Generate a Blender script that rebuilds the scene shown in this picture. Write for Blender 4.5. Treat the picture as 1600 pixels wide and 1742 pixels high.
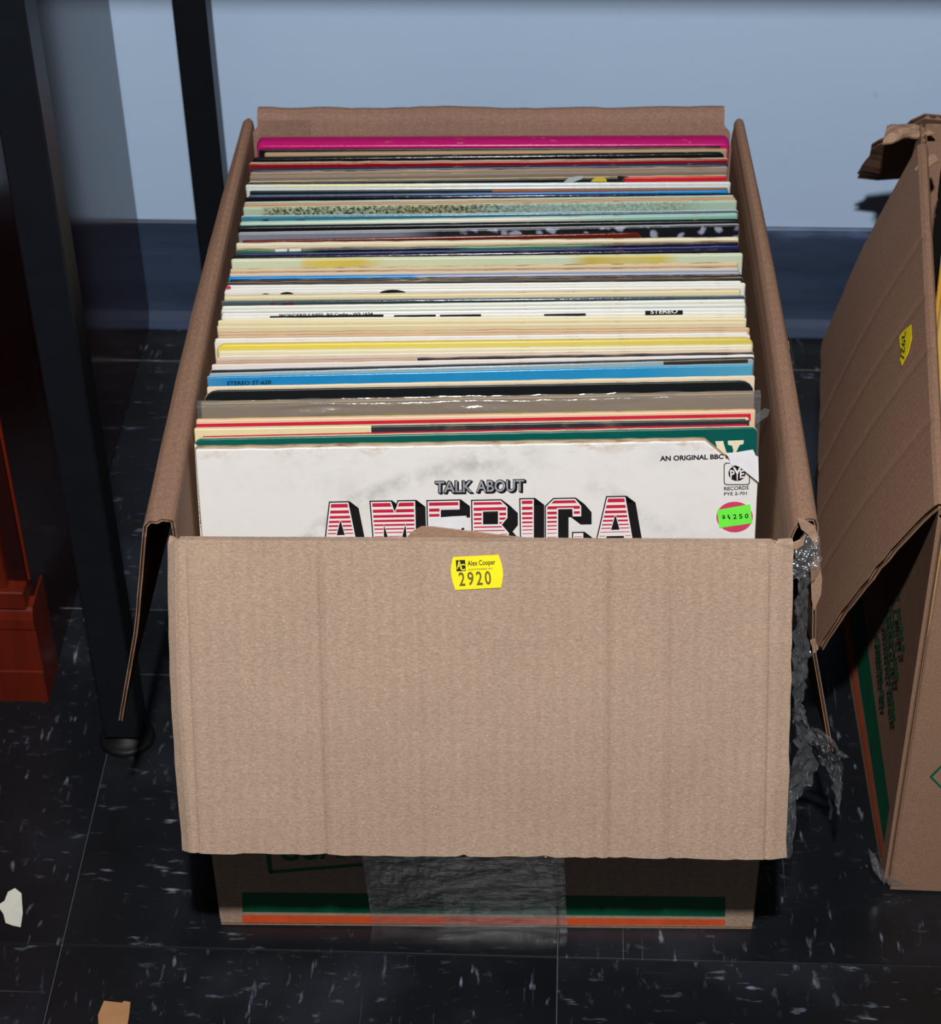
import bpy, math, random
from mathutils import Vector, Matrix, noise as mnoise

for _o in list(bpy.data.objects):
    bpy.data.objects.remove(_o, do_unlink=True)
scene = bpy.context.scene
COL = scene.collection
random.seed(7)

# ---------------------------------------------------------------- camera
F_PX, PITCH, ROLL, YAW = 3706.77, 0.696738, -0.018091, -0.0334
CAM = Vector((0.02425, -0.86802, 1.06128))
FW = Vector((math.sin(YAW) * math.cos(PITCH), math.cos(YAW) * math.cos(PITCH), -math.sin(PITCH)))
_r = Vector((math.cos(YAW), -math.sin(YAW), 0)); _u = _r.cross(FW)
RT = math.cos(ROLL) * _r + math.sin(ROLL) * _u
UP = -math.sin(ROLL) * _r + math.cos(ROLL) * _u
cam_data = bpy.data.cameras.new('camera')
cam_data.sensor_fit = 'HORIZONTAL'; cam_data.sensor_width = 36
cam_data.lens = 36 * F_PX / 1600
cam_data.clip_start = 0.05
cam_data.dof.use_dof = True; cam_data.dof.focus_distance = 1.2; cam_data.dof.aperture_fstop = 22
cam = bpy.data.objects.new('camera', cam_data); COL.objects.link(cam)
cam.matrix_world = Matrix(((RT.x, UP.x, -FW.x, CAM.x), (RT.y, UP.y, -FW.y, CAM.y), (RT.z, UP.z, -FW.z, CAM.z), (0, 0, 0, 1)))
scene.camera = cam

# ---------------------------------------------------------------- light
world = bpy.data.worlds.new('world'); scene.world = world; world.use_nodes = True
world.node_tree.nodes['Background'].inputs[0].default_value = (0.80, 0.88, 1.0, 1)
world.node_tree.nodes['Background'].inputs[1].default_value = 0.045
FLASH = Vector((0.025, -0.87, 1.55))          # flash held above the camera
ld = bpy.data.lights.new('camera_flash', 'AREA'); ld.shape = 'DISK'; ld.size = 0.045; ld.energy = 30
ld.color = (1.0, 0.985, 0.97)
lo = bpy.data.objects.new('camera_flash', ld); COL.objects.link(lo); lo.location = FLASH
lo.rotation_euler = (Vector((0, 0.2, 0.2)) - FLASH).to_track_quat('-Z', 'Y').to_euler()
scene.view_settings.view_transform = 'Standard'; scene.view_settings.look = 'None'
scene.view_settings.gamma = 1; scene.view_settings.use_curve_mapping = False
scene.view_settings.exposure = 0.0

# ---------------------------------------------------------------- pixel helpers
def ray(x, y): return FW + RT * ((x - 800) / F_PX) - UP * ((y - 871) / F_PX)
def onz(x, y, z): d = ray(x, y); return CAM + d * ((z - CAM.z) / d.z)
def ony(x, y, yy): d = ray(x, y); return CAM + d * ((yy - CAM.y) / d.y)
def onx(x, y, xx): d = ray(x, y); return CAM + d * ((xx - CAM.x) / d.x)
def onplane(x, y, P, N): d = ray(x, y); return CAM + d * ((P - CAM).dot(N) / d.dot(N))

# ---------------------------------------------------------------- materials
def lin(c):
    return tuple(((v / 255) / 12.92 if v / 255 <= .04045 else ((v / 255 + .055) / 1.055) ** 2.4) for v in c)
def rgba(c): return (*lin(c), 1)
class NT:
    def __init__(s, name):
        s.m = bpy.data.materials.new(name); s.m.use_nodes = True
        s.t = s.m.node_tree; s.b = s.t.nodes['Principled BSDF']; s.out = s.t.nodes['Material Output']
    def n(s, typ, **kw):
        nd = s.t.nodes.new(typ)
        for k, v in kw.items():
            if k in nd.bl_rna.properties and k not in ('inputs',): setattr(nd, k, v)
            else: nd.inputs[k].default_value = v
        return nd
    def l(s, a, b): s.t.links.new(a, b)
    def coord(s, kind='Object', scale=(1, 1, 1), rot=(0, 0, 0), loc=None):
        tc = s.n('ShaderNodeTexCoord'); mp = s.n('ShaderNodeMapping')
        mp.inputs['Scale'].default_value = scale; mp.inputs['Rotation'].default_value = rot
        s.l(tc.outputs[kind], mp.inputs['Vector'])
        return mp
    def noise(s, vec, scale, detail=3, rough=.55):
        nd = s.n('ShaderNodeTexNoise'); nd.inputs['Scale'].default_value = scale
        nd.inputs['Detail'].default_value = detail; nd.inputs['Roughness'].default_value = rough
        if vec is not None: s.l(vec, nd.inputs['Vector'])
        return nd.outputs['Fac']
    def ramp(s, fac, stops, interp='LINEAR'):
        nd = s.n('ShaderNodeValToRGB'); cr = nd.color_ramp; cr.interpolation = interp
        while len(cr.elements) < len(stops): cr.elements.new(0.5)
        for e, (p, c) in zip(cr.elements, stops):
            e.position = p; e.color = c if len(c) == 4 else (*c, 1)
        s.l(fac, nd.inputs['Fac']); return nd.outputs['Color']
    def mix(s, fac, a, b, mode='MIX'):
        nd = s.n('ShaderNodeMix'); nd.data_type = 'RGBA'; nd.blend_type = mode
        for sock, v in ((nd.inputs[0], fac), (nd.inputs[6], a), (nd.inputs[7], b)):
            if hasattr(v, 'is_output'): s.l(v, sock)
            else: sock.default_value = v
        return nd.outputs[2]
    def bump(s, h, strength, dist):
        nd = s.n('ShaderNodeBump'); nd.inputs['Strength'].default_value = strength; nd.inputs['Distance'].default_value = dist
        s.l(h, nd.inputs['Height']); s.l(nd.outputs['Normal'], s.b.inputs['Normal'])
    def set(s, rough=.5, spec=.5, color=None, metal=0):
        s.b.inputs['Roughness'].default_value = rough; s.b.inputs['Specular IOR Level'].default_value = spec
        s.b.inputs['Metallic'].default_value = metal
        if color is not None:
            if hasattr(color, 'is_output'): s.l(color, s.b.inputs['Base Color'])
            else: s.b.inputs['Base Color'].default_value = color
        return s.m
W1 = (1, 1, 1, 1); B0 = (0, 0, 0, 1)

def kraft(name, base, flute_axis=None, pitch=.007, flute=.12, grain=(.45, 1, 1)):
    k = NT(name); mp = k.coord()
    n1 = k.noise(mp.outputs[0], 14, 3); n2 = k.noise(k.coord(scale=grain).outputs[0], 1100, 3, .6)
    b = lin(base)
    c = k.ramp(n1, [(.3, tuple(v * .90 for v in b)), (.7, tuple(v * 1.07 for v in b))])
    c = k.mix(.6, c, k.ramp(n2, [(.3, tuple(v * .66 for v in b)), (.7, tuple(v * 1.3 for v in b))]))
    # pale and dark fibres
    st = k.coord(scale=(1, 1, 1.6))
    f1 = k.noise(st.outputs[0], 900, 1, .4)
    c = k.mix(k.ramp(f1, [(.69, B0), (.75, (.9, .9, .9, 1))]), c, (*[min(1, v * 1.6) for v in b], 1))
    f2 = k.noise(k.coord(scale=(1.4, 1, 1), rot=(.4, .9, .2)).outputs[0], 700, 1, .4)
    c = k.mix(k.ramp(f2, [(.765, B0), (.81, (.7, .7, .7, 1))]), c, (*[v * .4 for v in b], 1))
    h = n2
    if flute_axis is not None:
        wv = k.n('ShaderNodeTexWave'); wv.bands_direction = flute_axis; wv.inputs['Scale'].default_value = (2 * math.pi / pitch) / 20.0
        wv.inputs['Distortion'].default_value = .6; wv.inputs['Detail'].default_value = 1
        k.l(mp.outputs[0], wv.inputs['Vector'])
        c = k.mix(flute, c, k.mix(1.0, c, k.ramp(wv.outputs['Fac'], [(0, (.72, .72, .72)), (1, (1.18, 1.18, 1.18))]), 'MULTIPLY'))
        h = k.mix(.18, n2, wv.outputs['Fac'])
    k.bump(h, .35, .0006)
    return k.set(.82, .18, c)
M = {}
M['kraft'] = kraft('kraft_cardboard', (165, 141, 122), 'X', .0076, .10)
M['kraft_y_dim'] = kraft('kraft_cardboard_side_dimmed', (143, 111, 92), 'Y', .0076, .1, (1, .45, 1))  # browner side board, with light falloff put into its darker colour
M['kraft_back_dim'] = kraft('kraft_cardboard_back_dimmed', (142, 112, 97), 'X', .0076, .08)  # back board coloured darker for the weaker light there, and a little browner
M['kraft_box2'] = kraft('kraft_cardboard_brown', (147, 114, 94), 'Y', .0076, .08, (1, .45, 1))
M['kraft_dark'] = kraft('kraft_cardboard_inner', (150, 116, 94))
M['flute'] = kraft('cardboard_fluting', (164, 130, 106))
M['torn'] = kraft('torn_cardboard', (168, 136, 114))

def plain(name, c, rough=.5, spec=.4, var=.12, scale=60):
    k = NT(name); b = lin(c); mp = k.coord()
    n = k.noise(mp.outputs[0], scale, 4)
    return k.set(rough, spec, k.ramp(n, [(.3, tuple(v * (1 - var) for v in b)), (.7, tuple(v * (1 + var) for v in b))]))
M['ink_black'] = plain('black_ink', (20, 19, 22), .45)
M['ink_red'] = plain('red_ink', (196, 30, 58), .45)
M['ink_white'] = plain('white_ink', (232, 230, 230), .5, .4, .04)
M['ink_grey'] = plain('grey_ink', (150, 154, 162), .5, .4, .35, 300)
M['ink_green'] = plain('green_print', (0, 92, 62), .6, .3)
M['ink_orange'] = plain('orange_print', (214, 84, 40), .6, .3)
M['sticker_yellow'] = plain('yellow_sticker_paper', (246, 226, 18), .45, .4, .05)
M['sticker_grey'] = plain('sticker_number_ink', (96, 92, 30), .5)
M['sticker_green'] = plain('fluorescent_green_sticker_paper', (112, 240, 74), .45, .4, .04)
M['sticker_pink'] = plain('pink_sticker_paper', (206, 62, 100), .5, .4, .05)
M['paper_white'] = plain('torn_white_paper', (226, 226, 230), .7, .2, .05, 90)
M['paper_cream'] = plain('cream_paper', (226, 216, 186), .65, .25, .05)
M['tape_brown'] = plain('brown_paper_tape', (164, 122, 84), .6, .3, .1)

def film(name, bump_scale=55, bump=.3, tint=(.9, .92, .94), stretch=(1, 1, 1), rough=.1, haze=.03, refl=.05):
    k = NT(name); k.t.nodes.remove(k.b)
    tr = k.n('ShaderNodeBsdfTransparent'); tr.inputs[0].default_value = (*tint, 1)
    gl = k.n('ShaderNodeBsdfGlossy'); gl.inputs['Roughness'].default_value = rough; gl.inputs['Color'].default_value = (1, 1, 1, 1)
    df = k.n('ShaderNodeBsdfDiffuse'); df.inputs['Color'].default_value = (.8, .83, .87, 1)
    bp = k.n('ShaderNodeBump'); bp.inputs['Strength'].default_value = bump; bp.inputs['Distance'].default_value = .004
    k.l(k.noise(k.coord(scale=stretch).outputs[0], bump_scale, 4, .6), bp.inputs['Height'])
    k.l(bp.outputs[0], gl.inputs['Normal'])
    lw = k.n('ShaderNodeLayerWeight'); lw.inputs['Blend'].default_value = .5
    pw = k.n('ShaderNodeMath'); pw.operation = 'POWER'; k.l(lw.outputs['Facing'], pw.inputs[0]); pw.inputs[1].default_value = 4
    ma = k.n('ShaderNodeMath'); ma.operation = 'MULTIPLY_ADD'; k.l(pw.outputs[0], ma.inputs[0]); ma.inputs[1].default_value = .7; ma.inputs[2].default_value = refl
    a = k.n('ShaderNodeMixShader'); k.l(ma.outputs[0], a.inputs[0])
    k.l(tr.outputs[0], a.inputs[1]); k.l(gl.outputs[0], a.inputs[2])
    b = k.n('ShaderNodeMixShader'); b.inputs[0].default_value = haze
    k.l(a.outputs[0], b.inputs[1]); k.l(df.outputs[0], b.inputs[2])
    k.l(b.outputs[0], k.out.inputs['Surface'])
    return k.m
M['tape_clear'] = film('clear_packing_tape', 90, .35, rough=.09, haze=.02, stretch=(.5, 1, 1.5))
M['film_crumpled'] = film('crumpled_clear_tape', 70, .35, rough=.12, haze=.05, refl=.22)
M['poly_sleeve'] = film('clear_plastic_record_sleeve', 60, .25, (.86, .86, .86), (.5, 1, 1.8), .13, .08)

# wall, baseboard, floor
k = NT('painted_wall'); mp = k.coord()
n = k.noise(mp.outputs[0], 3, 3); n2 = k.noise(mp.outputs[0], 130, 3)
c = k.ramp(n, [(.3, lin((179, 205, 236))), (.7, lin((187, 212, 242)))])
spot = k.noise(mp.outputs[0], 26, 2, .4)
c = k.mix(k.ramp(spot, [(.76, B0), (.79, (.35, .35, .35, 1))]), c, rgba((120, 130, 146)))
k.bump(n2, .25, .0006); M['wall'] = k.set(.6, .3, c)
k = NT('rubber_cove_base'); mp = k.coord(scale=(.5, 1, 3))
n = k.noise(mp.outputs[0], 9, 4, .6)
c = k.ramp(n, [(.35, lin((44, 57, 78))), (.60, lin((56, 71, 96))), (.74, lin((104, 128, 166)))])
M['baseboard'] = k.set(.42, .45, c)

k = NT('black_vinyl_tile')
tc = k.n('ShaderNodeTexCoord'); oi = k.n('ShaderNodeObjectInfo'); ad = k.n('ShaderNodeVectorMath'); ad.operation = 'ADD'
sc = k.n('ShaderNodeVectorMath'); sc.operation = 'SCALE'; sc.inputs['Scale'].default_value = 17.0
cb = k.n('ShaderNodeCombineXYZ'); k.l(oi.outputs['Random'], cb.inputs[0]); k.l(oi.outputs['Random'], cb.inputs[1])
k.l(cb.outputs[0], sc.inputs[0]); k.l(tc.outputs['Object'], ad.inputs[0]); k.l(sc.outputs[0], ad.inputs[1])
def mapped(scale, rot=0):
    m2 = k.n('ShaderNodeMapping'); m2.inputs['Scale'].default_value = scale; m2.inputs['Rotation'].default_value = (0, 0, rot)
    k.l(ad.outputs[0], m2.inputs['Vector']); return m2.outputs[0]
s1 = k.noise(mapped((52, 210, 1), .1), 1.0, 3, .5)
s2 = k.noise(mapped((170, 70, 1), .9), 1.0, 4, .6)
s3 = k.noise(mapped((6, 6, 1)), 1.0, 4, .6)
gate = k.noise(mapped((30, 40, 1)), 1.0, 2, .5)
base = k.ramp(s3, [(.3, lin((12, 13, 16))), (.52, lin((21, 23, 27))), (.72, lin((38, 42, 49)))])
m1 = k.mix(1.0, k.ramp(s1, [(.61, B0), (.74, (.9, .9, .9, 1))]), k.ramp(gate, [(.46, B0), (.66, W1)]), 'MULTIPLY')
c = k.mix(m1, base, rgba((128, 138, 154)))
m2_ = k.mix(1.0, k.ramp(s2, [(.60, B0), (.76, (.7, .7, .7, 1))]), k.ramp(s3, [(.44, B0), (.6, W1)]), 'MULTIPLY')
c = k.mix(m2_, c, rgba((104, 112, 124)))
scr = k.noise(mapped((6, 420, 1), .55), 1.0, 2, .5)
c = k.mix(k.ramp(scr, [(.72, B0), (.78, (.22, .22, .22, 1))]), c, rgba((150, 160, 170)))
k.bump(s3, .12, .002); M['tile'] = k.set(.30, .4, c)
M['grout'] = plain('dusty_tile_joint', (74, 76, 80), .8, .2)

M['black_metal'] = plain('black_powder_coated_steel', (14, 18, 24), .42, .4, .1)
M['rubber'] = plain('black_rubber', (10, 11, 13), .55, .25)
M['table_wood'] = plain('dark_table_laminate', (48, 40, 36), .5, .4)
def cherry(name, base, rough):
    k = NT(name); mp = k.coord(scale=(9, 9, 1.2)); n = k.noise(mp.outputs[0], 6, 5, .6); b = lin(base)
    c = k.ramp(n, [(.3, tuple(v * .75 for v in b)), (.7, tuple(v * 1.2 for v in b))])
    return k.set(rough, .5, c)
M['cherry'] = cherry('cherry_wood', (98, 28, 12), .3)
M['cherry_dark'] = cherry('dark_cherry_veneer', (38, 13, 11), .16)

# ---------------------------------------------------------------- mesh helpers
ORG = {}
def link(o, parent=None):
    COL.objects.link(o)
    if parent is not None: o.parent = parent
    return o
def tag(o, label=None, cat=None, group=None, kind=None):
    if label: o['label'] = label
    if cat: o['category'] = cat
    if group: o['group'] = group
    if kind: o['kind'] = kind
    return o
def thing(name, loc, label, cat, group=None):
    o = bpy.data.objects.new(name, None); o.empty_display_size = .05; link(o); o.location = loc
    ORG[o] = Vector(loc); return tag(o, label, cat, group)
def mk(name, verts, faces, mat, parent=None, origin=None, smooth=False, local=False):
    """mesh object; verts in world space unless local"""
    if parent is not None: og = Vector((0, 0, 0)) if local else ORG.get(parent, Vector((0, 0, 0)))
    elif origin is not None: og = Vector(origin)
    else:
        xs = [v[0] for v in verts]; ys = [v[1] for v in verts]; zs = [v[2] for v in verts]
        og = Vector(((min(xs) + max(xs)) / 2, (min(ys) + max(ys)) / 2, min(zs)))
    me = bpy.data.meshes.new(name)
    me.from_pydata([tuple(Vector(v) - og) for v in verts], [], faces)
    mats = mat if isinstance(mat, (list, tuple)) else [mat]
    for m in mats: me.materials.append(m)
    if smooth:
        for p in me.polygons: p.use_smooth = True
    me.update()
    o = bpy.data.objects.new(name, me); link(o, parent)
    if parent is None: o.location = og; ORG[o] = og
    else: ORG[o] = ORG.get(parent, Vector((0, 0, 0)))
    return o
def boxv(x0, y0, z0, x1, y1, z1):
    v = [(x0, y0, z0), (x1, y0, z0), (x1, y1, z0), (x0, y1, z0), (x0, y0, z1), (x1, y0, z1), (x1, y1, z1), (x0, y1, z1)]
    f = [(0, 3, 2, 1), (4, 5, 6, 7), (0, 1, 5, 4), (1, 2, 6, 5), (2, 3, 7, 6), (3, 0, 4, 7)]
    return v, f
def cbox(x0, y0, z0, x1, y1, z1, b):
    """box with chamfered vertical and top/bottom edges (profile sweep)"""
    def ring(i, z):
        a0, a1, c0, c1 = x0 + i, x1 - i, y0 + i, y1 - i
        return [(a0 + b, c0, z), (a1 - b, c0, z), (a1, c0 + b, z), (a1, c1 - b, z), (a1 - b, c1, z), (a0 + b, c1, z), (a0, c1 - b, z), (a0, c0 + b, z)]
    rs = [ring(b, z0), ring(0, z0 + b), ring(0, z1 - b), ring(b, z1)]
    v = [p for r in rs for p in r]; f = [tuple(range(7, -1, -1)), tuple(24 + i for i in range(8))]
    for r in range(3):
        for i in range(8): f.append((r * 8 + i, r * 8 + (i + 1) % 8, (r + 1) * 8 + (i + 1) % 8, (r + 1) * 8 + i))
    return v, f
def rotz(vs, a, c=(0, 0)):
    s, co = math.sin(a), math.cos(a)
    return [(c[0] + (x - c[0]) * co - (y - c[1]) * s, c[1] + (x - c[0]) * s + (y - c[1]) * co, z) for x, y, z in vs]

def slab_grid(P, N, ns, nt, d0, d1):
    """closed slab between offsets d0,d1 along normals of an (ns+1)x(nt+1) grid"""
    v = []; f = []; w = nt + 1; cnt = (ns + 1) * w
    for d in (d0, d1):
        for i in range(ns + 1):
            for j in range(nt + 1): v.append(P[i][j] + N[i][j] * d)
    for i in range(ns):
        for j in range(nt):
            a, b, c, e = i * w + j, (i + 1) * w + j, (i + 1) * w + j + 1, i * w + j + 1
            f.append((a, e, c, b)); f.append((cnt + a, cnt + b, cnt + c, cnt + e))
    for i in range(ns):
        for j in (0, nt):
            a, b = i * w + j, (i + 1) * w + j
            q = (a, b, cnt + b, cnt + a); f.append(q if j == 0 else q[::-1])
    for j in range(nt):
        for i in (0, ns):
            a, b = i * w + j, i * w + j + 1
            q = (a, b, cnt + b, cnt + a); f.append(q[::-1] if i == 0 else q)
    return v, f
def grid_of(fn, S, T):
    P = [[Vector(fn(s, t)) for t in T] for s in S]; N = []
    e = 1e-3
    for s in S:
        row = []
        for t in T:
            ds = Vector(fn(min(1, s + e), t)) - Vector(fn(max(0, s - e), t)); dt = Vector(fn(s, min(1, t + e))) - Vector(fn(s, max(0, t - e)))
            nn = ds.cross(dt); row.append(nn.normalized() if nn.length > 1e-12 else Vector((0, 0, 1)))
        N.append(row)
    return P, N
def board(name, parent, fn, S, T, mat, th=.004, waves='S', length=.33, smooth=True):
    """corrugated board following fn(s,t): two liner sheets, plus the wavy fluting between as a child"""
    if isinstance(S, int): S = [i / S for i in range(S + 1)]
    if isinstance(T, int): T = [i / T for i in range(T + 1)]
    P, N = grid_of(fn, S, T); lt = .00055
    v1, f1 = slab_grid(P, N, len(S) - 1, len(T) - 1, th / 2 - lt, th / 2)
    v2, f2 = slab_grid(P, N, len(S) - 1, len(T) - 1, -th / 2, -th / 2 + lt)
    k0 = len(v1)
    o = mk(name, v1 + v2, f1 + [tuple(i + k0 for i in q) for q in f2], mat, parent, smooth=False)
    n = max(4, int(length / .0076)); K = n * 6
    fine = [.001 + .998 * i / K for i in range(K + 1)]
    if waves == 'S': SS, TT = fine, [.001] + [t for t in T if .002 < t < .998] + [.999]
    else: SS, TT = [.001] + [s for s in S if .002 < s < .998] + [.999], fine
    P, N = grid_of(fn, SS, TT); v = []; f = []; w = len(TT)
    for i in range(len(SS)):
        for j in range(w):
            ph = (i if waves == 'S' else j) / 6 * 2 * math.pi
            v.append(P[i][j] + N[i][j] * (math.sin(ph) * (th / 2 - lt * 1.1)))
    for i in range(len(SS) - 1):
        for j in range(w - 1): f.append((i * w + j, (i + 1) * w + j, (i + 1) * w + j + 1, i * w + j + 1))
    mk('fluting', v, f, M['flute'], o, smooth=True)
    return o
def wob(x, amp, freq, seed): return amp * mnoise.noise(Vector((x * freq, seed * 7.3, 1.7)))

_dg_cache = {}
def text_mesh(txt, bold=.018):
    """verts normalised to the unit box, and faces"""
    if (txt, bold) in _dg_cache: return _dg_cache[(txt, bold)]
    cu = bpy.data.curves.new('t', 'FONT'); cu.body = txt; cu.resolution_u = 3; cu.offset = bold
    ob = bpy.data.objects.new('t', cu); COL.objects.link(ob)
    dg = bpy.context.evaluated_depsgraph_get(); dg.update()
    me = bpy.data.meshes.new_from_object(ob.evaluated_get(dg))
    vs = [v.co.copy() for v in me.vertices]; fs = [tuple(p.vertices) for p in me.polygons]
    bpy.data.objects.remove(ob, do_unlink=True); bpy.data.meshes.remove(me)
    x0 = min(v.x for v in vs); x1 = max(v.x for v in vs); y0 = min(v.y for v in vs); y1 = max(v.y for v in vs)
    _dg_cache[(txt, bold)] = ([((v.x - x0) / (x1 - x0), (v.y - y0) / (y1 - y0)) for v in vs], fs)
    return _dg_cache[(txt, bold)]
def quad_text(txt, quad, bold=.018):
    """quad: pixel corners TL,TR,BR,BL -> list of pixel verts, faces"""
    vs, fs = text_mesh(txt, bold); TL, TR, BR, BL = [Vector((*q, 0)) for q in quad]; out = []
    for a, b in vs:
        p = (BL * (1 - a) + BR * a) * (1 - b) + (TL * (1 - a) + TR * a) * b
        out.append((p.x, p.y))
    return out, fs
class Plane:
    def __init__(s, P, N): s.P = Vector(P); s.N = Vector(N).normalized()
    def at(s, x, y, lift=0): return onplane(x, y, s.P, s.N) + s.N * lift
def decal(name, plane, px, faces, mat, parent, lift, thick=0.0):
    v = [plane.at(x, y, lift) for x, y in px]; fs = list(faces)
    if thick:
        n = len(v); v += [p - plane.N * thick for p in v]
        for q in faces:
            for i in range(len(q)): fs.append((q[i], q[(i + 1) % len(q)], q[(i + 1) % len(q)] + n, q[i] + n))
    return mk(name, v, fs, mat, parent)
def poly(px): return px, [tuple(range(len(px)))]

# ================================================================ THE ROOM
RY = math.radians(-1.25)          # the room's grid is turned a little against the record box
WALL_Y = 0.6475
def room(vs): return rotz(vs, RY, (0, WALL_Y))
v, f = boxv(-3, WALL_Y, -.02, 3, WALL_Y + .1, 2.6)
tag(mk('wall_back', room(v), f, M['wall']), kind='structure')
# cove base: swept profile
prof = [(0, .1), (-.0022, .1), (-.0032, .0985), (-.0034, .02), (-.0045, .012), (-.008, .005), (-.014, .0015), (-.0145, 0), (0, 0)]
bv = []; bf = []
for x in (-3, 3):
    bv += [(x, WALL_Y + a, b) for a, b in prof]
n = len(prof)
for i in range(n): bf.append((i, (i + 1) % n, n + (i + 1) % n, n + i))
tag(mk('baseboard_back', room(bv), bf, M['baseboard']), kind='structure')
v, f = boxv(-3, -3, -.03, 3, WALL_Y + .05, -.0012)
floor = tag(mk('floor', room(v), f, M['grout']), kind='structure')
TS = .3048
O0 = onz(105, 1607, 0)            # a tile corner seen in the photograph
g = .00035
tv, tf = cbox(-TS / 2 + g, -TS / 2 + g, -.003, TS / 2 - g, TS / 2 - g, 0, .0004)
tile_me = None
for iy in range(-5, 4):
    for ix in range(-4, 6):
        cx, cy = (ix + .5) * TS, (iy + .5) * TS
        X = O0.x + cx * math.cos(RY) - cy * math.sin(RY); Y = O0.y + cx * math.sin(RY) + cy * math.cos(RY)
        if tile_me is None:
            tile_me = bpy.data.meshes.new('tile'); tile_me.from_pydata(tv, [], tf); tile_me.materials.append(M['tile'])
        if Y - TS / 2 > WALL_Y: continue
        t = bpy.data.objects.new('tile', tile_me); link(t, floor)
        t.location = Vector((X, Y, 0)) - floor.location
        t.rotation_euler = (0, 0, RY + math.pi / 2 * ((ix + iy) % 2))

# ================================================================ CABINET
cab = thing('wooden_cabinet', (-.58, .42, 0), 'cherry wood cabinet with glossy dark side panel against the wall', 'cabinet')
def cb(name, x0, y0, z0, x1, y1, z1, b, mat, parent=cab):
    v, f = cbox(x0, y0, z0, x1, y1, z1, b); return mk(name, v, f, mat, parent)
CX = -.3045
_cb = cb
def cb(name, x0, y0, z0, x1, y1, z1, b, mat, parent=cab):
    v, f = cbox(x0, y0, z0, x1, y1, z1, b); return mk(name, rotz(v, RY, (CX, .194)), f, mat, parent)
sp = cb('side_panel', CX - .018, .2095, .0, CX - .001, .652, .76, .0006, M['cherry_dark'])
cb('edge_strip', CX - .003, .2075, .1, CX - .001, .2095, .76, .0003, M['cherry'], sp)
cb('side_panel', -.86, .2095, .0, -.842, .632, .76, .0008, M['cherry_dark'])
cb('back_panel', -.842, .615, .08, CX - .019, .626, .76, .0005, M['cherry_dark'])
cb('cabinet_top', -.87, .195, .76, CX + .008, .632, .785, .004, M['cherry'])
# front frame: recessed corner strip, reeded stile, door with raised panel
cb('corner_stile', CX - .0145, .2065, .1, CX - .0032, .2095, .76, .0004, M['cherry_dark'])
st0 = cb('stile', CX - .052, .199, .1, CX - .0148, .2095, .76, .0012, M['cherry'])
for q in range(3): cb('reed', CX - .047 + q * .0105, .1965, .112, CX - .039 + q * .0105, .1992, .75, .0025, M['cherry'], st0)
cb('stile', -.86, .199, .1, -.812, .2095, .76, .0012, M['cherry'])
for zz in (.115, .70):
    cb('rail', -.812, .2, zz, CX - .053, .2095, zz + .045, .0015, M['cherry'])
dr = cb('door', -.812, .2015, .161, CX - .053, .2095, .699, .002, M['cherry'])
cb('raised_panel', -.76, .198, .21, CX - .10, .2015, .65, .003, M['cherry'], dr)
cb('base_rail', -.865, .1945, .0855, CX - .0035, .2095, .1005, .0008, M['cherry'])
# plinth with bevelled bead along its top
pz = [(.194, .0), (.194, .028), (.1952, .0285), (.1952, .066), (.194, .068), (.1942, .076), (.1962, .0825), (.198, .0845), (.2305, .0845), (.2305, 0)]
pv = []
for x in (-.868, CX): pv += [(x, a, b) for a, b in pz]
n = len(pz)
mk('plinth', rotz(pv, RY, (CX, .194)), [tuple(range(n - 1, -1, -1)), tuple(range(n, 2 * n))] + [(i, (i + 1) % n, n + (i + 1) % n, n + i) for i in range(n)], M['cherry'], cab)

# ================================================================ TABLE
tab = thing('metal_leg_table', (.35, .37, 0), 'dark table on thin black square metal legs standing over the record box', 'table')
def leg(cx, cy, w=.0245):
    v, f = cbox(cx - w / 2, cy - w / 2, .0125, cx + w / 2, cy + w / 2, .724, .0012)
    l = mk('leg', rotz(v, RY, (cx, cy)), f, M['black_metal'], tab)
    pr = [(0, 0), (.0178, 0), (.0188, .0015), (.0184, .0035), (.0165, .0052), (.0155, .005), (.0135, .0078), (.0085, .0095), (.0075, .0125), (0, .0125)]
    S = 28; vv = []; ff = []
    for r, z in pr:
        vv += [(cx + r * math.cos(2 * math.pi * i / S), cy + r * math.sin(2 * math.pi * i / S), z) for i in range(S)]
    for q in range(len(pr) - 1):
        for i in range(S): ff.append((q * S + i, q * S + (i + 1) % S, (q + 1) * S + (i + 1) % S, (q + 1) * S + i))
    mk('levelling_foot', vv, ff, M['rubber'], l, smooth=True)
FL = onz(178, 1255, .0125); FR = onz(240, 1258, .0125)
fx, fy = (FL.x + FR.x) / 2, (FL.y + FR.y) / 2 + .01225
BLg = ony(292.5, 0, .575); BRg = ony(349, 0, .575)
bx, by = (BLg.x + BRg.x) / 2, .587
leg(fx, fy); leg(bx, by); leg(fx + 1.2, fy - .02); leg(bx + 1.2, by - .02)
v, f = cbox(fx - .02, fy - .025, .724, fx + 1.23, by + .03, .748, .002)
mk('table_top', rotz(v, RY, (fx, fy)), f, M['table_wood'], tab)

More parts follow.
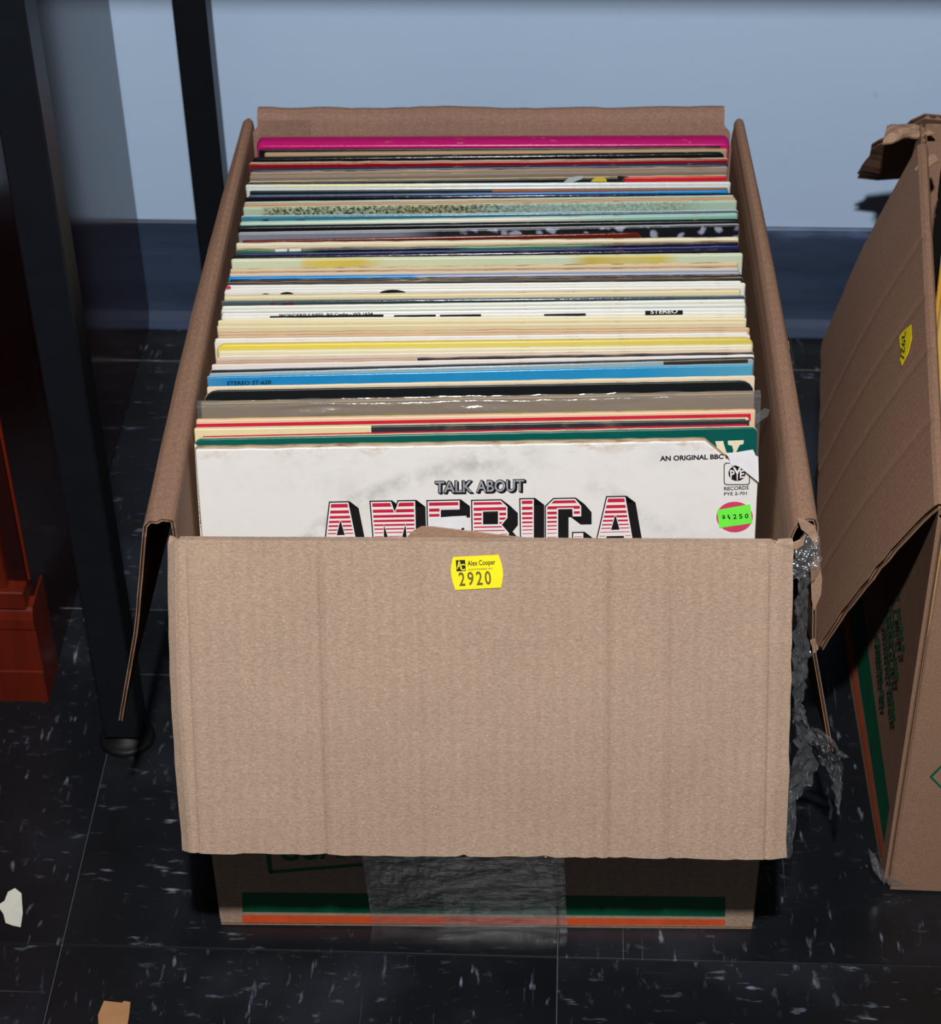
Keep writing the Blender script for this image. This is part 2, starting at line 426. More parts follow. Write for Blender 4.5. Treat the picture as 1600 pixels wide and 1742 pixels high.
# ================================================================ MAIN BOX
W, D, H, TH = .3277, .4375, .3139, .004
box = thing('record_box', (0, D / 2, 0), 'open brown cardboard box filled with a full row of record sleeves', 'box')
ORG[box] = Vector((0, D / 2, 0))
h2 = TH / 2
ZF = .296                        # walls end here; the flap boards carry on over the fold
XS = .1640                       # centre line of the side walls
TS_ = .0022
def side_x(y, z): return XS + .0025 * math.sin(math.pi * max(0, min(1, y / D))) * min(1, z / .3)
board('front_panel', box, lambda s, t: (-W / 2 + s * W, h2, .002 + t * (ZF - .002)), [i / 12 for i in range(13)], 8, M['kraft'], TH, 'S', W)
board('back_panel', box, lambda s, t: (W / 2 - .0005 - s * (W - .001), D - h2, .002 + t * (ZF - .002)), 16, 6, M['kraft_back_dim'], TH, 'S', W)
board('side_panel', box, lambda s, t: (-side_x(D - TH - s * (D - 2 * TH), t * ZF), D - TH - s * (D - 2 * TH), .002 + t * (ZF - .002)), 24, 6, M['kraft_y_dim'], TS_, 'S', D)
board('side_panel', box, lambda s, t: (side_x(TH + s * (D - 2 * TH), t * ZF), TH + s * (D - 2 * TH), .002 + t * (ZF - .002)), 24, 6, M['kraft_y_dim'], TS_, 'S', D)
board('bottom_panel', box, lambda s, t: (-W / 2 + s * W, t * D, .0013), 4, 6, M['kraft_dark'], .002, 'S', W)

# front flap (hangs outward)
BLc = Vector((-.1608, -.0834, .1627)); BRc = Vector((.1655, -.0785, .1555))
TLc = Vector((-W / 2 + .0005, .001, H)); TRc = Vector((W / 2 - .0002, .001, H - .0005))
fl_n = (BLc - TLc).cross(TRc - TLc).normalized()
if fl_n.y > 0: fl_n = -fl_n
CREASE = [(.237, .0016, .006), (.393, .0011, .010), (.706, .0015, .006), (.806, .0012, .006), (.965, .0012, .004), (.024, .0012, .004)]
def front_flap(s, t):
    tt = t
    end = 1 + wob(s, .006, 14, 1) + wob(s, .004, 60, 2)
    end -= .009 * math.exp(-((s - .465) / .007) ** 4) - .006 * math.exp(-((s - .60) / .006) ** 2) * (1 if s > .6 else -1)
    tt = t * end
    ss = s
    edge = (wob(t, .0022, 22, 5) + wob(t, .0016, 70, 6))
    if s < .02: ss = s - edge * .5 - .006 * math.sin(math.pi * t)
    if s > .98: ss = s + edge
    x = TLc.lerp(TRc, ss)
    A_, B_ = .045, .085
    if t <= A_: return Vector((x.x, h2, ZF + (.3085 - ZF) * t / A_))
    ta = (tt - B_) / (1 - B_)
    def hang(ta):
        p = x.lerp(BLc.lerp(BRc, ss), ta)
        off = .004 * math.sin(math.pi * min(1, ta)) + .0015
        for c0, a, w_ in CREASE: off -= a * math.exp(-((s - c0) / w_) ** 2) * min(1, ta * 12)
        off += .0008 * mnoise.noise(Vector((s * 9, ta * 5, 3)))
        off -= .0035 * max(0, (.018 - s) / .018) ** 1.5 + .003 * max(0, (s - .955) / .045) ** 1.5
        return p + fl_n * (off - .002)
    if t < B_:
        q = (t - A_) / (B_ - A_); a0 = Vector((x.x, h2, .3085)); a1 = Vector((x.x, h2 - .0002, .3135)); a2 = hang(0)
        return a0 * (1 - q) ** 2 + a1 * (2 * q * (1 - q)) + a2 * q * q
    return hang(ta)
Sg = sorted(set([i / 60 for i in range(61)] + [c0 + d for c0, a, w_ in CREASE for d in (-.012, -.006, -.003, 0, .003, .006, .012) if 0 < c0 + d < 1] + [.452, .458, .465, .472, .478]))
ff_ = board('front_flap', box, front_flap, Sg, [0, .022, .045, .05, .055, .06, .065, .07, .075, .08, .085, .1, .12] + [.15 + .85 * i / 16 for i in range(17)], M['kraft'], TH, 'S', W)
tag(ff_, 'wide front flap folded down and outward, creased')

# side flaps: rim -> outer crease -> hanging sheet
def prof_pt(pts, s):
    L = [(Vector(pts[i + 1]) - Vector(pts[i])).length for i in range(len(pts) - 1)]; tot = sum(L); d = s * tot
    for i, l in enumerate(L):
        if d <= l or i == len(L) - 1: return Vector(pts[i]).lerp(Vector(pts[i + 1]), min(1, d / l))
        d -= l
def left_flap(s, t):
    y = .0175 + t * (.442 - .0175) + wob(s, .003, 12, 3) * (1 - t) + .002 * wob(s, 1, 50, 4) * (1 - t)
    a = .0155 * (1 - t) + .0055 * t
    drop = .150 + .004 * mnoise.noise(Vector((t * 6, 2, 2)))
    xi = -XS - .0025 * math.sin(math.pi * t)
    xo = xi - a; zo = .3105 + .0015 * t
    wx = -side_x(y, ZF)
    pts = [(wx, 0, ZF), (wx, 0, .309), (wx - .0006, 0, .3125), (wx - .003, 0, .3145), (xo + .003, 0, zo + .0016), (xo, 0, zo - .001), (xo - .0035, 0, zo - .02), (xo - .013, 0, zo - .075), (xo - .031 + .01 * t, 0, zo - drop)]
    p = prof_pt(pts, s); return (p.x, y, p.z)
SS = [0, .035] + [.06 + .16 * i / 24 for i in range(24)] + [.22 + .78 * (i + 1) / 10 for i in range(11 - 1)]
board('side_flap', box, left_flap, SS, 30, M['kraft_y_dim'], TS_, 'T', .43)
def right_flap(s, t):
    t = 1 - t
    y = .018 + t * (.440 - .018) + wob(s, .004, 14, 8) * (1 - t)
    a = .0142 * (1 - t) + .0065 * t
    drop = .172
    xi = XS + .0025 * math.sin(math.pi * t)
    xo = xi + a; zo = .3105
    wx = side_x(y, ZF); xo = wx + a
    pts = [(wx, 0, ZF), (wx + .0004, 0, .302), (wx + .0014, 0, .307), (wx + a * .2, 0, .3112), (wx + a * .4, 0, .3138), (xo - a * .3, 0, .3142), (xo - .0012, 0, .3130), (xo, 0, .3095), (xo + .0006, 0, zo - .02), (xo + max(.003, .006 - .01 * t), 0, zo - .09), (xo + max(.008, .0235 - .04 * t), 0, zo - drop)]
    p = prof_pt(pts, s); return (p.x, y, p.z)
board('side_flap', box, right_flap, SS, 30, M['kraft_y_dim'], TS_, 'T', .43)
def back_flap(s, t):
    hx = .163 if t < .05 else (.1585 if t > .075 else .163 - .0045 * (t - .05) / .025)
    x = hx * (1 - 2 * s) - .0012
    pts = [(0, D - .002, ZF), (0, D - .0015, .306 + wob(s, .002, 6, 12)), (0, D + .0005, .315), (0, D + .003, .3195), (0, D + .007, .3195), (0, D + .012, .316), (0, D + .03, .25), (0, D + .05, .155)]
    p = prof_pt(pts, t); return (x, p.y, p.z + (wob(s, .0012, 12, 9) + wob(s, .0008, 40, 10)) * min(1, t * 9))
board('back_flap', box, back_flap, 40, [.16 * i / 16 for i in range(17)] + [.2, .35, .5, .65, .8, 1], M['kraft_back_dim'], TH, 'S', .316)
# folded double layer at the left end of the back wall, and torn liner at the front rim
pl_back = Plane((0, D - TH - .0006, .3), (0, -1, 0))
px, fc = poly([(440, 207), (527, 205), (528, 226), (524, 240), (442, 240)])
decal('liner_patch', pl_back, px, fc, M['kraft_back_dim'], box, .0, .0008)
pl_in = Plane((0, TH + .0006, .3), (0, -1, 0))
top = [(690, 919), (700, 906), (716, 897), (735, 897), (760, 900), (800, 905), (850, 911), (905, 917), (910, 925)]
px, fc = poly(top + [(910, 945), (690, 945)])
decal('torn_liner', pl_in, px, fc, M['torn'], box, .0, .0009)

# print on the lower front and clear tape over it
pl_f = Plane((0, 0, 0), (0, -1, 0))
def tri_strip(a, b):
    px = a + b; n = len(a); return px, [(i, i + 1, n + i + 1, n + i) for i in range(n - 1)]
xs = [412 + (1233 - 412) * i / 12 for i in range(13)]
bandy = lambda x, a, b: a + (b - a) * (x - 412) / 821
px, fc = tri_strip([(x, bandy(x, 1518, 1526)) for x in xs], [(x, bandy(x, 1551, 1559)) for x in xs])
decal('printed_green_band', pl_f, px, fc, M['ink_green'], box, .00015)
px, fc = tri_strip([(x, bandy(x, 1556, 1564)) for x in xs], [(x, bandy(x, 1569, 1574)) for x in xs])
decal('printed_orange_stripe', pl_f, px, fc, M['ink_orange'], box, .00015)
fr = [(450, 1440, 459, 1440, 464, 1486, 456, 1483), (456, 1481, 620, 1468, 620, 1473, 458, 1486), (620, 1468, 840, 1450, 840, 1455, 620, 1473)]
pv = []; pf = []
for q in fr:
    b = len(pv); pv += [(q[0], q[1]), (q[2], q[3]), (q[4], q[5]), (q[6], q[7])]; pf.append((b, b + 1, b + 2, b + 3))
decal('printed_frame', pl_f, pv, pf, M['ink_green'], box, .00015)
px, fc = quad_text('GUARA', [(474, 1425), (640, 1419), (642, 1456), (476, 1466)])
decal('printed_lettering', pl_f, px, fc, M['ink_green'], box, .0002)
def tape(name, corners, lift, nx=70, nz=34, seed=1):
    TL, TR, BR, BL = [Vector((*c, 0)) for c in corners]; vs = []; fs = []
    for j in range(nz + 1):
        for i in range(nx + 1):
            a, b = i / nx, j / nz
            p = (TL * (1 - a) + TR * a) * (1 - b) + (BL * (1 - a) + BR * a) * b
            rg = max(0, 1 - 5 * abs(mnoise.noise(Vector((a * 4 + seed, b * 7 + a * 2, seed)))))
            q = pl_f.at(p.x, p.y, lift + .0004 * abs(mnoise.noise(Vector((a * 5 + seed, b * 4, seed)))) + .00025 * rg * rg)
            vs.append(q)
    for j in range(nz):
        for i in range(nx): a = j * (nx + 1) + i; fs.append((a, a + 1, a + nx + 2, a + nx + 1))
    return mk(name, vs, fs, M['tape_clear'], box, smooth=True)
tape('clear_tape', [(608, 1400), (950, 1400), (964, 1583), (634, 1578)], .0004, seed=1)
tape('clear_tape', [(752, 1400), (957, 1400), (965, 1584), (755, 1582)], .0013, seed=4)
tape('clear_tape', [(608, 1400), (757, 1400), (757, 1512), (630, 1547)], .0016, seed=7)

# yellow lot stickers
pl_flap = Plane(TLc + fl_n * .0, fl_n)
def flap_lift(px, py):
    """world point on the real flap surface at a pixel"""
    p = pl_flap.at(px, py)
    return p
def sticker(parent, plane, C, ux, uy, lift, mirror_text=True, name='lot_sticker'):
    """C centre pixel, ux/uy pixel vectors of half-width and half-height(down)"""
    C = Vector((*C, 0)); ux = Vector((*ux, 0)); uy = Vector((*uy, 0))
    def P(a, b): p = C + ux * a + uy * b; return (p.x, p.y)
    out = []
    for i in range(9):
        b = -1 + 2 * i / 8; out.append(P(1 - .12 + .12 * math.cos(b * math.pi / 2 * 1.0) - .0 * b, b))
    for i in range(9):
        b = 1 - 2 * i / 8; out.append(P(-1 + .12 - .12 * math.cos(b * math.pi / 2), b))
    px, fc = poly(out)
    st = decal(name, plane, px, fc, M['sticker_yellow'], parent, lift, .0002)
    sq = [P(-.78, -.80), P(-.42, -.80), P(-.42, -.12), P(-.78, -.12)]
    px, fc = poly(sq); decal('printed_logo', plane, px, fc, M['ink_black'], st, lift + .00012)
    for tx, q in (('A', [P(-.76, -.76), P(-.55, -.76), P(-.55, -.28), P(-.76, -.28)]), ('C', [P(-.64, -.56), P(-.44, -.56), P(-.44, -.16), P(-.64, -.16)])):
        px, fc = quad_text(tx, q); decal('printed_logo_letter', plane, px, fc, M['sticker_yellow'], st, lift + .0002)
    for tx, q, m in (('Alex Cooper', [P(-.34, -.74), P(.74, -.74), P(.74, -.32), P(-.34, -.32)], 'ink_black'),
                     ('AUCTIONEERS INC.', [P(-.32, -.24), P(.64, -.24), P(.64, -.14), P(-.32, -.14)], 'sticker_grey')):
        px, fc = quad_text(tx, q); decal('printed_lettering', plane, px, fc, M[m], st, lift + .00012)
    for i, d in enumerate('2920'):
        a0 = -.72 + i * .335
        px, fc = quad_text(d, [P(a0, -.06), P(a0 + .24, -.06), P(a0 + .24, .78), P(a0, .78)])
        decal('stamped_number', plane, px, fc, M['sticker_grey'], st, lift + .00012)
    return st
# surface offset of the flap near the sticker (outer liner + bulge)
pr = pl_flap.at(812, 974); tloc = ((pr - TLc).dot((BLc - TLc).normalized())) / (BLc - TLc).length
surf = .004 * math.sin(math.pi * tloc) + .0015 + .0003
sticker(box, Plane(TLc + fl_n * (surf + .0004), fl_n), (811, 973.5), (44, -2.2), (2.2, 28), .0003)
# edge of another sticker on the outside of the right flap
pls = Plane((.1805, 0, 0), (1, 0, 0))
q0 = onx(1338, 600, .179)
sx = XS + .0025 + .0136
sv = [(sx, q0.y - .002, .303), (sx, q0.y + .006, .303), (sx + .0014, q0.y + .004, .294), (sx + .0014, q0.y - .002, .294)]
sv += [(a - .0003, b, c) for a, b, c in sv]
mk('lot_sticker', sv, [(0, 1, 2, 3), (7, 6, 5, 4), (0, 4, 5, 1), (1, 5, 6, 2), (2, 6, 7, 3), (3, 7, 4, 0)], M['sticker_yellow'], box)

# torn clear tape hanging at the right front corner
def ribbon(name, pts, parent, mat, seed, n=40, cr=.003):
    """pts: (px,py,ydepth,halfwidth_m, angle)"""
    P = [(ony(a, b, c), w_, an) for a, b, c, w_, an in pts]; vs = []; fs = []; m_ = 14
    for i in range(n + 1):
        d = i / n * (len(P) - 1); k0 = min(int(d), len(P) - 2); fr = d - k0
        c = P[k0][0].lerp(P[k0 + 1][0], fr); hw = P[k0][1] * (1 - fr) + P[k0 + 1][1] * fr; an = P[k0][2] * (1 - fr) + P[k0 + 1][2] * fr
        dirv = (P[k0 + 1][0] - P[k0][0]).normalized(); sd = Vector((math.cos(an), math.sin(an), 0)); sd = (sd - dirv * sd.dot(dirv)).normalized(); nn = dirv.cross(sd)
        for j in range(m_ + 1):
            e = -1 + 2 * j / m_; q = c + sd * (hw * e)
            q += nn * (cr * mnoise.noise(Vector((e * 3.2 + seed + .02 * i, i * .30, seed)))) + sd * (cr * .6 * mnoise.noise(Vector((e * 2 + 9, i * .3, seed + 4))))
            vs.append(q)
    for i in range(n):
        for j in range(m_): a = i * (m_ + 1) + j; fs.append((a, a + 1, a + m_ + 2, a + m_ + 1))
    return mk(name, vs, fs, mat, parent, smooth=True)
FM = M['film_crumpled']
ribbon('torn_tape', [(1378, 908, .012, .004, 0), (1376, 930, .006, .007, .2), (1372, 950, .002, .0075, .4), (1362, 970, -.002, .006, .3), (1354, 985, -.003, .003, .3)], box, FM, 1, 36, .004)
ribbon('torn_tape', [(1366, 975, .0, .0025, .4), (1362, 1040, -.002, .0045, .8), (1362, 1100, -.004, .0055, .5), (1359, 1150, -.006, .005, .3), (1357, 1200, -.008, .003, .8), (1360, 1225, -.008, .0045, .4)], box, FM, 2, 60, .004)
ribbon('torn_tape', [(1358, 1215, -.006, .003, 0), (1368, 1245, .0, .005, .2), (1368, 1275, .0, .005, .5), (1364, 1310, .0, .009, .2), (1352, 1345, .0, .006, .1), (1344, 1364, .0, .001, 0)], box, FM, 3, 40, .005)
ribbon('torn_tape', [(1370, 1250, .0, .004, .0), (1390, 1268, .01, .010, -.6), (1412, 1288, .02, .008, -.5), (1424, 1330, .025, .0025, 0), (1426, 1385, .025, .0006, 0)], box, FM, 4, 40, .004)
ribbon('torn_tape', [(1380, 1240, .015, .003, 0), (1405, 1262, .02, .011, -.9), (1430, 1282, .022, .006, -.9), (1440, 1288, .022, .001, -.9)], box, FM, 5, 24, .003)
ribbon('torn_tape', [(1346, 1345, -.02, .002, .3), (1346, 1400, -.02, .003, .2), (1340, 1460, -.02, .0015, .2)], box, FM, 6, 24, .002)
# shreds of torn board at the same corner
def shred(pts, y, parent, th=.0016):
    v = [ony(a, b, y) for a, b in pts]; n = len(v); v += [p + Vector((0, th, 0)) for p in v]
    return mk('torn_cardboard', v, [tuple(range(n)), tuple(range(2 * n - 1, n - 1, -1))] + [(i, (i + 1) % n, n + (i + 1) % n, n + i) for i in range(n)], M['torn'], parent)
shred([(1357, 884), (1370, 888), (1386, 898), (1394, 920), (1388, 935), (1378, 915), (1372, 908), (1362, 900)], .010, box)
shred([(1344, 928), (1362, 920), (1370, 910), (1366, 928), (1352, 936)], .004, box)
shred([(1378, 965), (1392, 945), (1398, 985), (1396, 1012), (1384, 1040), (1380, 1020)], .016, box)
shred([(1378, 1092), (1386, 1088), (1392, 1104), (1384, 1112)], .018, box)

# ================================================================ RECORDS
TH_L = math.radians(14.2); ZT = .3086; HT = .315
GRP = 'record sleeves in the open box'
_fm = {}
def face_mat(i, face, gloss, opts):
    k = NT('record_cover_print_%02d' % i); mp = k.coord()
    sx = k.n('ShaderNodeSeparateXYZ'); k.l(mp.outputs[0], sx.inputs[0])
    if isinstance(face, list):       # colour stops across the width, 0..1
        mr = k.n('ShaderNodeMapRange'); k.l(sx.outputs[0], mr.inputs[0]); mr.inputs[1].default_value = -.158; mr.inputs[2].default_value = .158
        c = k.ramp(mr.outputs[0], [(p, rgba(cc)) for p, cc in face], opts.get('interp', 'LINEAR'))
    else: c = k.mix(0.0, rgba(face), rgba(face))
    d = k.noise(mp.outputs[0], 35, 5, .65)
    lum = max(sum(cc[1]) for cc in face) if isinstance(face, list) else sum(face)
    if opts.get('dirt') or lum > 480: c = k.mix(k.ramp(d, [(.52, B0), (.9, (.4, .4, .4, 1))]), c, rgba(opts.get('dirt', (200, 178, 142))))
    tex = opts.get('tex')
    if tex == 'engraving':
        n1 = k.noise(k.coord(scale=(1, 1, 1), rot=(0, .7, 0)).outputs[0], 470, 4, .7); n2 = k.noise(mp.outputs[0], 24, 2)
        mr = k.n('ShaderNodeMapRange'); k.l(sx.outputs[0], mr.inputs[0]); mr.inputs[1].default_value = -.158; mr.inputs[2].default_value = .158
        env = k.ramp(mr.outputs[0], [(0, B0), (.035, B0), (.05, W1), (.45, W1), (.6, (.45, .45, .45, 1)), (.88, (.4, .4, .4, 1)), (.94, B0)])
        mk_ = k.mix(1.0, k.ramp(n1, [(.44, W1), (.56, B0)]), env, 'MULTIPLY')
        c = k.mix(k.mix(1.0, k.ramp(n2, [(.45, B0), (.6, (.6, .6, .6, 1))]), env, 'MULTIPLY'), c, rgba((158, 150, 92)))
        c = k.mix(mk_, c, rgba((48, 58, 50)))
    if tex == 'leaves':
        vo = k.n('ShaderNodeTexVoronoi'); vo.inputs['Scale'].default_value = 120; vo.inputs['Scale'].default_value = 135
        nn_ = k.n('ShaderNodeTexNoise'); nn_.inputs['Scale'].default_value = 90; k.l(mp.outputs[0], nn_.inputs['Vector'])
        va = k.n('ShaderNodeVectorMath'); va.operation = 'MULTIPLY_ADD'; k.l(nn_.outputs['Color'], va.inputs[0]); va.inputs[1].default_value = (.012, .0, .012)
        k.l(k.coord(scale=(.75, 1, 1), rot=(0, .6, 0)).outputs[0], va.inputs[2]); k.l(va.outputs[0], vo.inputs['Vector'])
        mr = k.n('ShaderNodeMapRange'); k.l(sx.outputs[0], mr.inputs[0]); mr.inputs[1].default_value = -.158; mr.inputs[2].default_value = .158
        env = k.ramp(mr.outputs[0], [(.42, B0), (.5, W1)])
        c = k.mix(k.mix(1.0, k.ramp(vo.outputs['Distance'], [(.22, W1), (.4, B0)]), env, 'MULTIPLY'), c, rgba((150, 156, 176)))
    if tex == 'scuff':               # grey ring wear and smudges
        n1 = k.noise(mp.outputs[0], 60, 5, .7); n2 = k.noise(mp.outputs[0], 11, 2)
        c = k.mix(k.mix(1.0, k.ramp(n1, [(.45, B0), (.75, (.6, .6, .6, 1))]), k.ramp(n2, [(.52, B0), (.66, W1)]), 'MULTIPLY'), c, rgba((172, 172, 166)))
        sb = k.n('ShaderNodeVectorMath'); sb.operation = 'DISTANCE'; k.l(mp.outputs[0], sb.inputs[0]); sb.inputs[1].default_value = (0.005, 0, .160)
        ring = k.ramp(sb.outputs['Value'], [(.134, B0), (.141, W1), (.1425, W1), (.148, B0)])
        n3 = k.noise(mp.outputs[0], 16, 2)
        fx_ = k.ramp(sx.outputs[2], [(.298, (.0, .0, .0, 1)), (.309, (.15, .15, .15, 1)), (.3148, W1)])
        fn_ = k.noise(k.coord(scale=(.5, 1, 1)).outputs[0], 120, 4, .7)
        c = k.mix(k.mix(1.0, fx_, k.ramp(fn_, [(.5, B0), (.64, (.75, .75, .75, 1))]), 'MULTIPLY'), c, rgba((178, 146, 104)))
        c = k.mix(k.mix(1.0, k.mix(1.0, ring, k.ramp(n1, [(.4, B0), (.65, (.7, .7, .7, 1))]), 'MULTIPLY'), k.ramp(n3, [(.38, B0), (.55, W1)]), 'MULTIPLY'), c, rgba((150, 150, 144)))
    k.bump(k.noise(k.coord(scale=(1, 1, 1)).outputs[0], 160, 3), .12 + .15 * gloss, .0008)
    return k.set(.56 - .44 * gloss, .3 + .35 * gloss, c)
_em = {}
def edge_mat(col, gloss, wear):
    key = (tuple(col), gloss, wear)
    if key in _em: return _em[key]
    k = NT('worn_sleeve_edge'); mp = k.coord(scale=(.35, 1, 1))
    n = k.noise(mp.outputs[0], 190, 4, .7); n2 = k.noise(k.coord(scale=(1, 1, 1)).outputs[0], 24, 3)
    c = k.mix(k.ramp(n, [(.62 - .35 * wear, B0), (.72 - .2 * wear, W1)]), rgba(col), k.mix(k.ramp(n2, [(.4, B0), (.6, W1)]), rgba((150, 112, 78)), rgba((216, 196, 160))))
    k.bump(n, .5, .0008)
    _em[key] = k.set(.56 - .43 * gloss, .3 + .35 * gloss, c); return _em[key]

REC = []
def sleeve(i, yL, yR, xL, xR, edge, face, gloss, label, wear=.25, t=None, rad=.0013, opts=None, notch=None):
    opts = opts or {}
    lean = TH_L * min(1, (i - 1) / 60) ** .8      # the rear sleeves stand upright, the front ones lean back
    ZT = .0036 + HT * math.cos(lean)
    A = onz(xL, yL, ZT); B = onz(xR, yR, ZT)
    yaw = math.atan2(B.y - A.y, B.x - A.x); mid = (A + B) / 2; w = min(.3175, max(.306, (B - A).length))
    R_ = Matrix.Rotation(yaw, 3, 'Z') @ Matrix.Rotation(-lean, 3, 'X')
    ux = R_ @ Vector((1, 0, 0)); uy = R_ @ Vector((0, 1, 0)); uz = R_ @ Vector((0, 0, 1))
    # mid = top back edge; object origin = bottom front centre
    return dict(i=i, A=A, B=B, mid=mid, yaw=yaw, w=w, ux=ux, uy=uy, uz=uz, R=R_, edge=edge, face=face, gloss=gloss, label=label, wear=wear, t=t, rad=rad, opts=opts, notch=notch)
def build_sleeve(r, t):
    i = r['i']; w = r['w']; rnd = random.Random(100 + i)
    base = r['mid'] - r['uz'] * HT - r['uy'] * t
    M4 = r['R'].to_4x4(); M4.translation = base
    e = bpy.data.objects.new('record_sleeve', None); e.empty_display_size = .03; link(e); e.matrix_world = M4
    tag(e, r['label'], 'record', GRP)
    ORG[e] = Vector((0, 0, 0)); r['obj'] = e; r['M'] = M4; r['Minv'] = M4.inverted(); r['tt'] = t
    # outline in (x,z), clockwise from bottom-left going up
    rad = r['rad']; out = [(-w / 2, 0.0), (-w / 2, HT * .5)]
    for q in range(5):
        a = math.pi - q * math.pi / 8; out.append((-w / 2 + rad + rad * math.cos(a), HT - rad + rad * math.sin(a)))
    K = 44
    tops = [(-w / 2 + rad + (w - 2 * rad) * q / K) for q in range(1, K)]
    amp = .00012 + .0006 * r['wear']
    if r['notch'] == 'cut':
        cut0, cut1 = r['cut']; tops = [x for x in tops if x < cut0 - .002]
        out += [(x, HT + amp * mnoise.noise(Vector((x * 130, i * 3.1, 0)))) for x in tops] + [(cut0, HT), (w / 2, HT - cut1)]
    elif r['notch'] == 'short':
        x1 = r['cut'][0]; low = r['cut'][1]
        out += [(x, HT) for x in tops if x < x1 - .002] + [(x1 - .001, HT), (x1 + .004, HT - low), (w / 2, HT - low - .003)]
    else:
        out += [(x, HT + amp * mnoise.noise(Vector((x * 130, i * 3.1, 0)))) for x in tops]
        for q in range(5):
            a = math.pi / 2 - q * math.pi / 8; out.append((w / 2 - rad + rad * math.cos(a), HT - rad + rad * math.sin(a)))
    out += [(w / 2, HT * .5), (w / 2, 0.0)]
    n = len(out)
    # inward offsets
    def inset(d):
        res = []
        for q in range(n):
            p0 = Vector(out[q - 1] if q else (out[0][0], out[0][1] - .01)); p1 = Vector(out[(q + 1)] if q < n - 1 else (out[-1][0], out[-1][1] - .01))
            tg = (p1 - p0).normalized(); res.append((out[q][0] + tg.y * d, out[q][1] - tg.x * d))
        return res
    bd = min(.0009, t * .34)
    def cover(y0, sgn):
        NB = 5; v = []
        for k_ in range(NB + 1):
            a = math.pi / 2 * k_ / NB
            v += [(x, y0 + sgn * bd * (1 - math.cos(a)), z) for x, z in inset(bd * (1 - math.sin(a)))]
        f = [tuple(range(n))] if sgn < 0 else [tuple(range(n - 1, -1, -1))]
        for k_ in range(NB):
            for q in range(n - 1):
                a = k_ * n + q; quad = (a, a + 1, a + 1 + n, a + n); f.append(quad if sgn > 0 else quad[::-1])
        return v, f
    def smooth_bevel(o):
        for p in o.data.polygons: p.use_smooth = len(p.vertices) == 4
    fm = face_mat(i, r['face'], r['gloss'], r['opts'])
    v, f = cover(0, 1); fc = mk('front_cover', v, f, fm, e, local=True); smooth_bevel(fc)
    v, f = cover(t, -1); smooth_bevel(mk('back_cover', v, f, edge_mat(r['edge'], r['gloss'], r['wear']), e, local=True))
    # worn edge: rounded strip between the covers
    rows = 5; v = []; f = []
    for k_ in range(rows + 1):
        d = k_ / rows; y = bd + (t - 2 * bd) * d; bul = math.sin(math.pi * d)
        o_ = inset(-(t * .08) * bul)
        for q, (x, z) in enumerate(o_):
            jz = .0005 * r['wear'] * mnoise.noise(Vector((x * 240, d * 3 + i, z * 40))) * bul
            v.append((x, y, max(0, z + jz)))
    for k_ in range(rows):
        for q in range(n - 1): a = k_ * n + q; f.append((a, a + 1, a + n + 1, a + n))
    mk('worn_edge', v, f, edge_mat(r['edge'], r['gloss'], r['wear']), e, local=True, smooth=True)
    P = M4.translation; N = -(r['uy']); r['plane'] = Plane(P, N); r['front'] = fc
    return e
def rdecal(r, name, px, faces, mat, lift, parent=None, thick=0):
    pl = r['plane']; v = [r['Minv'] @ pl.at(x, y, lift) for x, y in px]; fs = list(faces)
    if thick:
        n = len(v); v += [p + Vector((0, thick, 0)) for p in v]
        for q in faces:
            for k_ in range(len(q)): fs.append((q[k_], q[(k_ + 1) % len(q)], q[(k_ + 1) % len(q)] + n, q[k_] + n))
    return mk(name, v, fs, mat, parent or r['front'], local=True)

CRM = (228, 214, 178); WHT = (232, 232, 226); BLK = (20, 22, 25); TAN = (172, 144, 112); BRN = (140, 104, 76)
def S(*a, **k): REC.append(sleeve(len(REC) + 1, *a, **k))
#  yL yR xL xR edge face gloss label
S(232, 229, 440, 1237, (186, 24, 108), (196, 22, 112), .7, 'thick magenta box set, the rearmost in the record box', wear=0, t=.0125, rad=.003, opts={'dirt': (214, 80, 150)})
S(253, 248, 441, 1224, (26, 28, 33), BLK, .6, 'thin black sleeve directly in front of the magenta box set', wear=.05)
S(258, 251, 454, 1232, TAN, TAN, .1, 'plain tan cardboard sleeve behind a glossy black one', wear=.1)
S(266, 257, 429, 1231, (28, 30, 36), BLK, .9, 'glossy black sleeve with rounded corner behind the red and blue sleeves', wear=.05, rad=.004)
S(275, 267, 425, 1237, (206, 186, 156), (140, 18, 22), .6, 'deep red sleeve with worn cream top edge behind a navy one', wear=.3)
S(286, 276, 427, 1237, (34, 52, 80), (30, 48, 76), .5, 'navy blue sleeve directly in front of the deep red one', wear=.08)
S(292, 282, 426, 1237, (186, 164, 136), (150, 126, 106), .1, 'brown sleeve with frayed top edge in front of the navy one', wear=.8)
S(297, 286, 425, 1236, (160, 142, 124), (130, 116, 104), .1, 'dull taupe sleeve behind the black and red painted sleeve', wear=.3)
S(307, 296, 424, 1235, (208, 182, 140), [(0, (20, 36, 32)), (.765, (20, 30, 30)), (.778, (204, 38, 42)), (1, (196, 36, 44))], .4, 'black sleeve with bright red right third and painted figure', wear=.3)
S(313, 308, 418, 1242, (208, 218, 222), [(0, (206, 214, 216)), (.1, (226, 222, 160)), (.35, (230, 226, 176)), (.55, (206, 214, 216)), (1, (214, 220, 220))], .8, 'pale yellow and white sleeve in glossy wrap in front of the painted figure', wear=.05)
S(318, 312, 419, 1241, (214, 220, 222), (200, 206, 202), .8, 'silvery white sleeve behind the black and orange one', wear=.1)
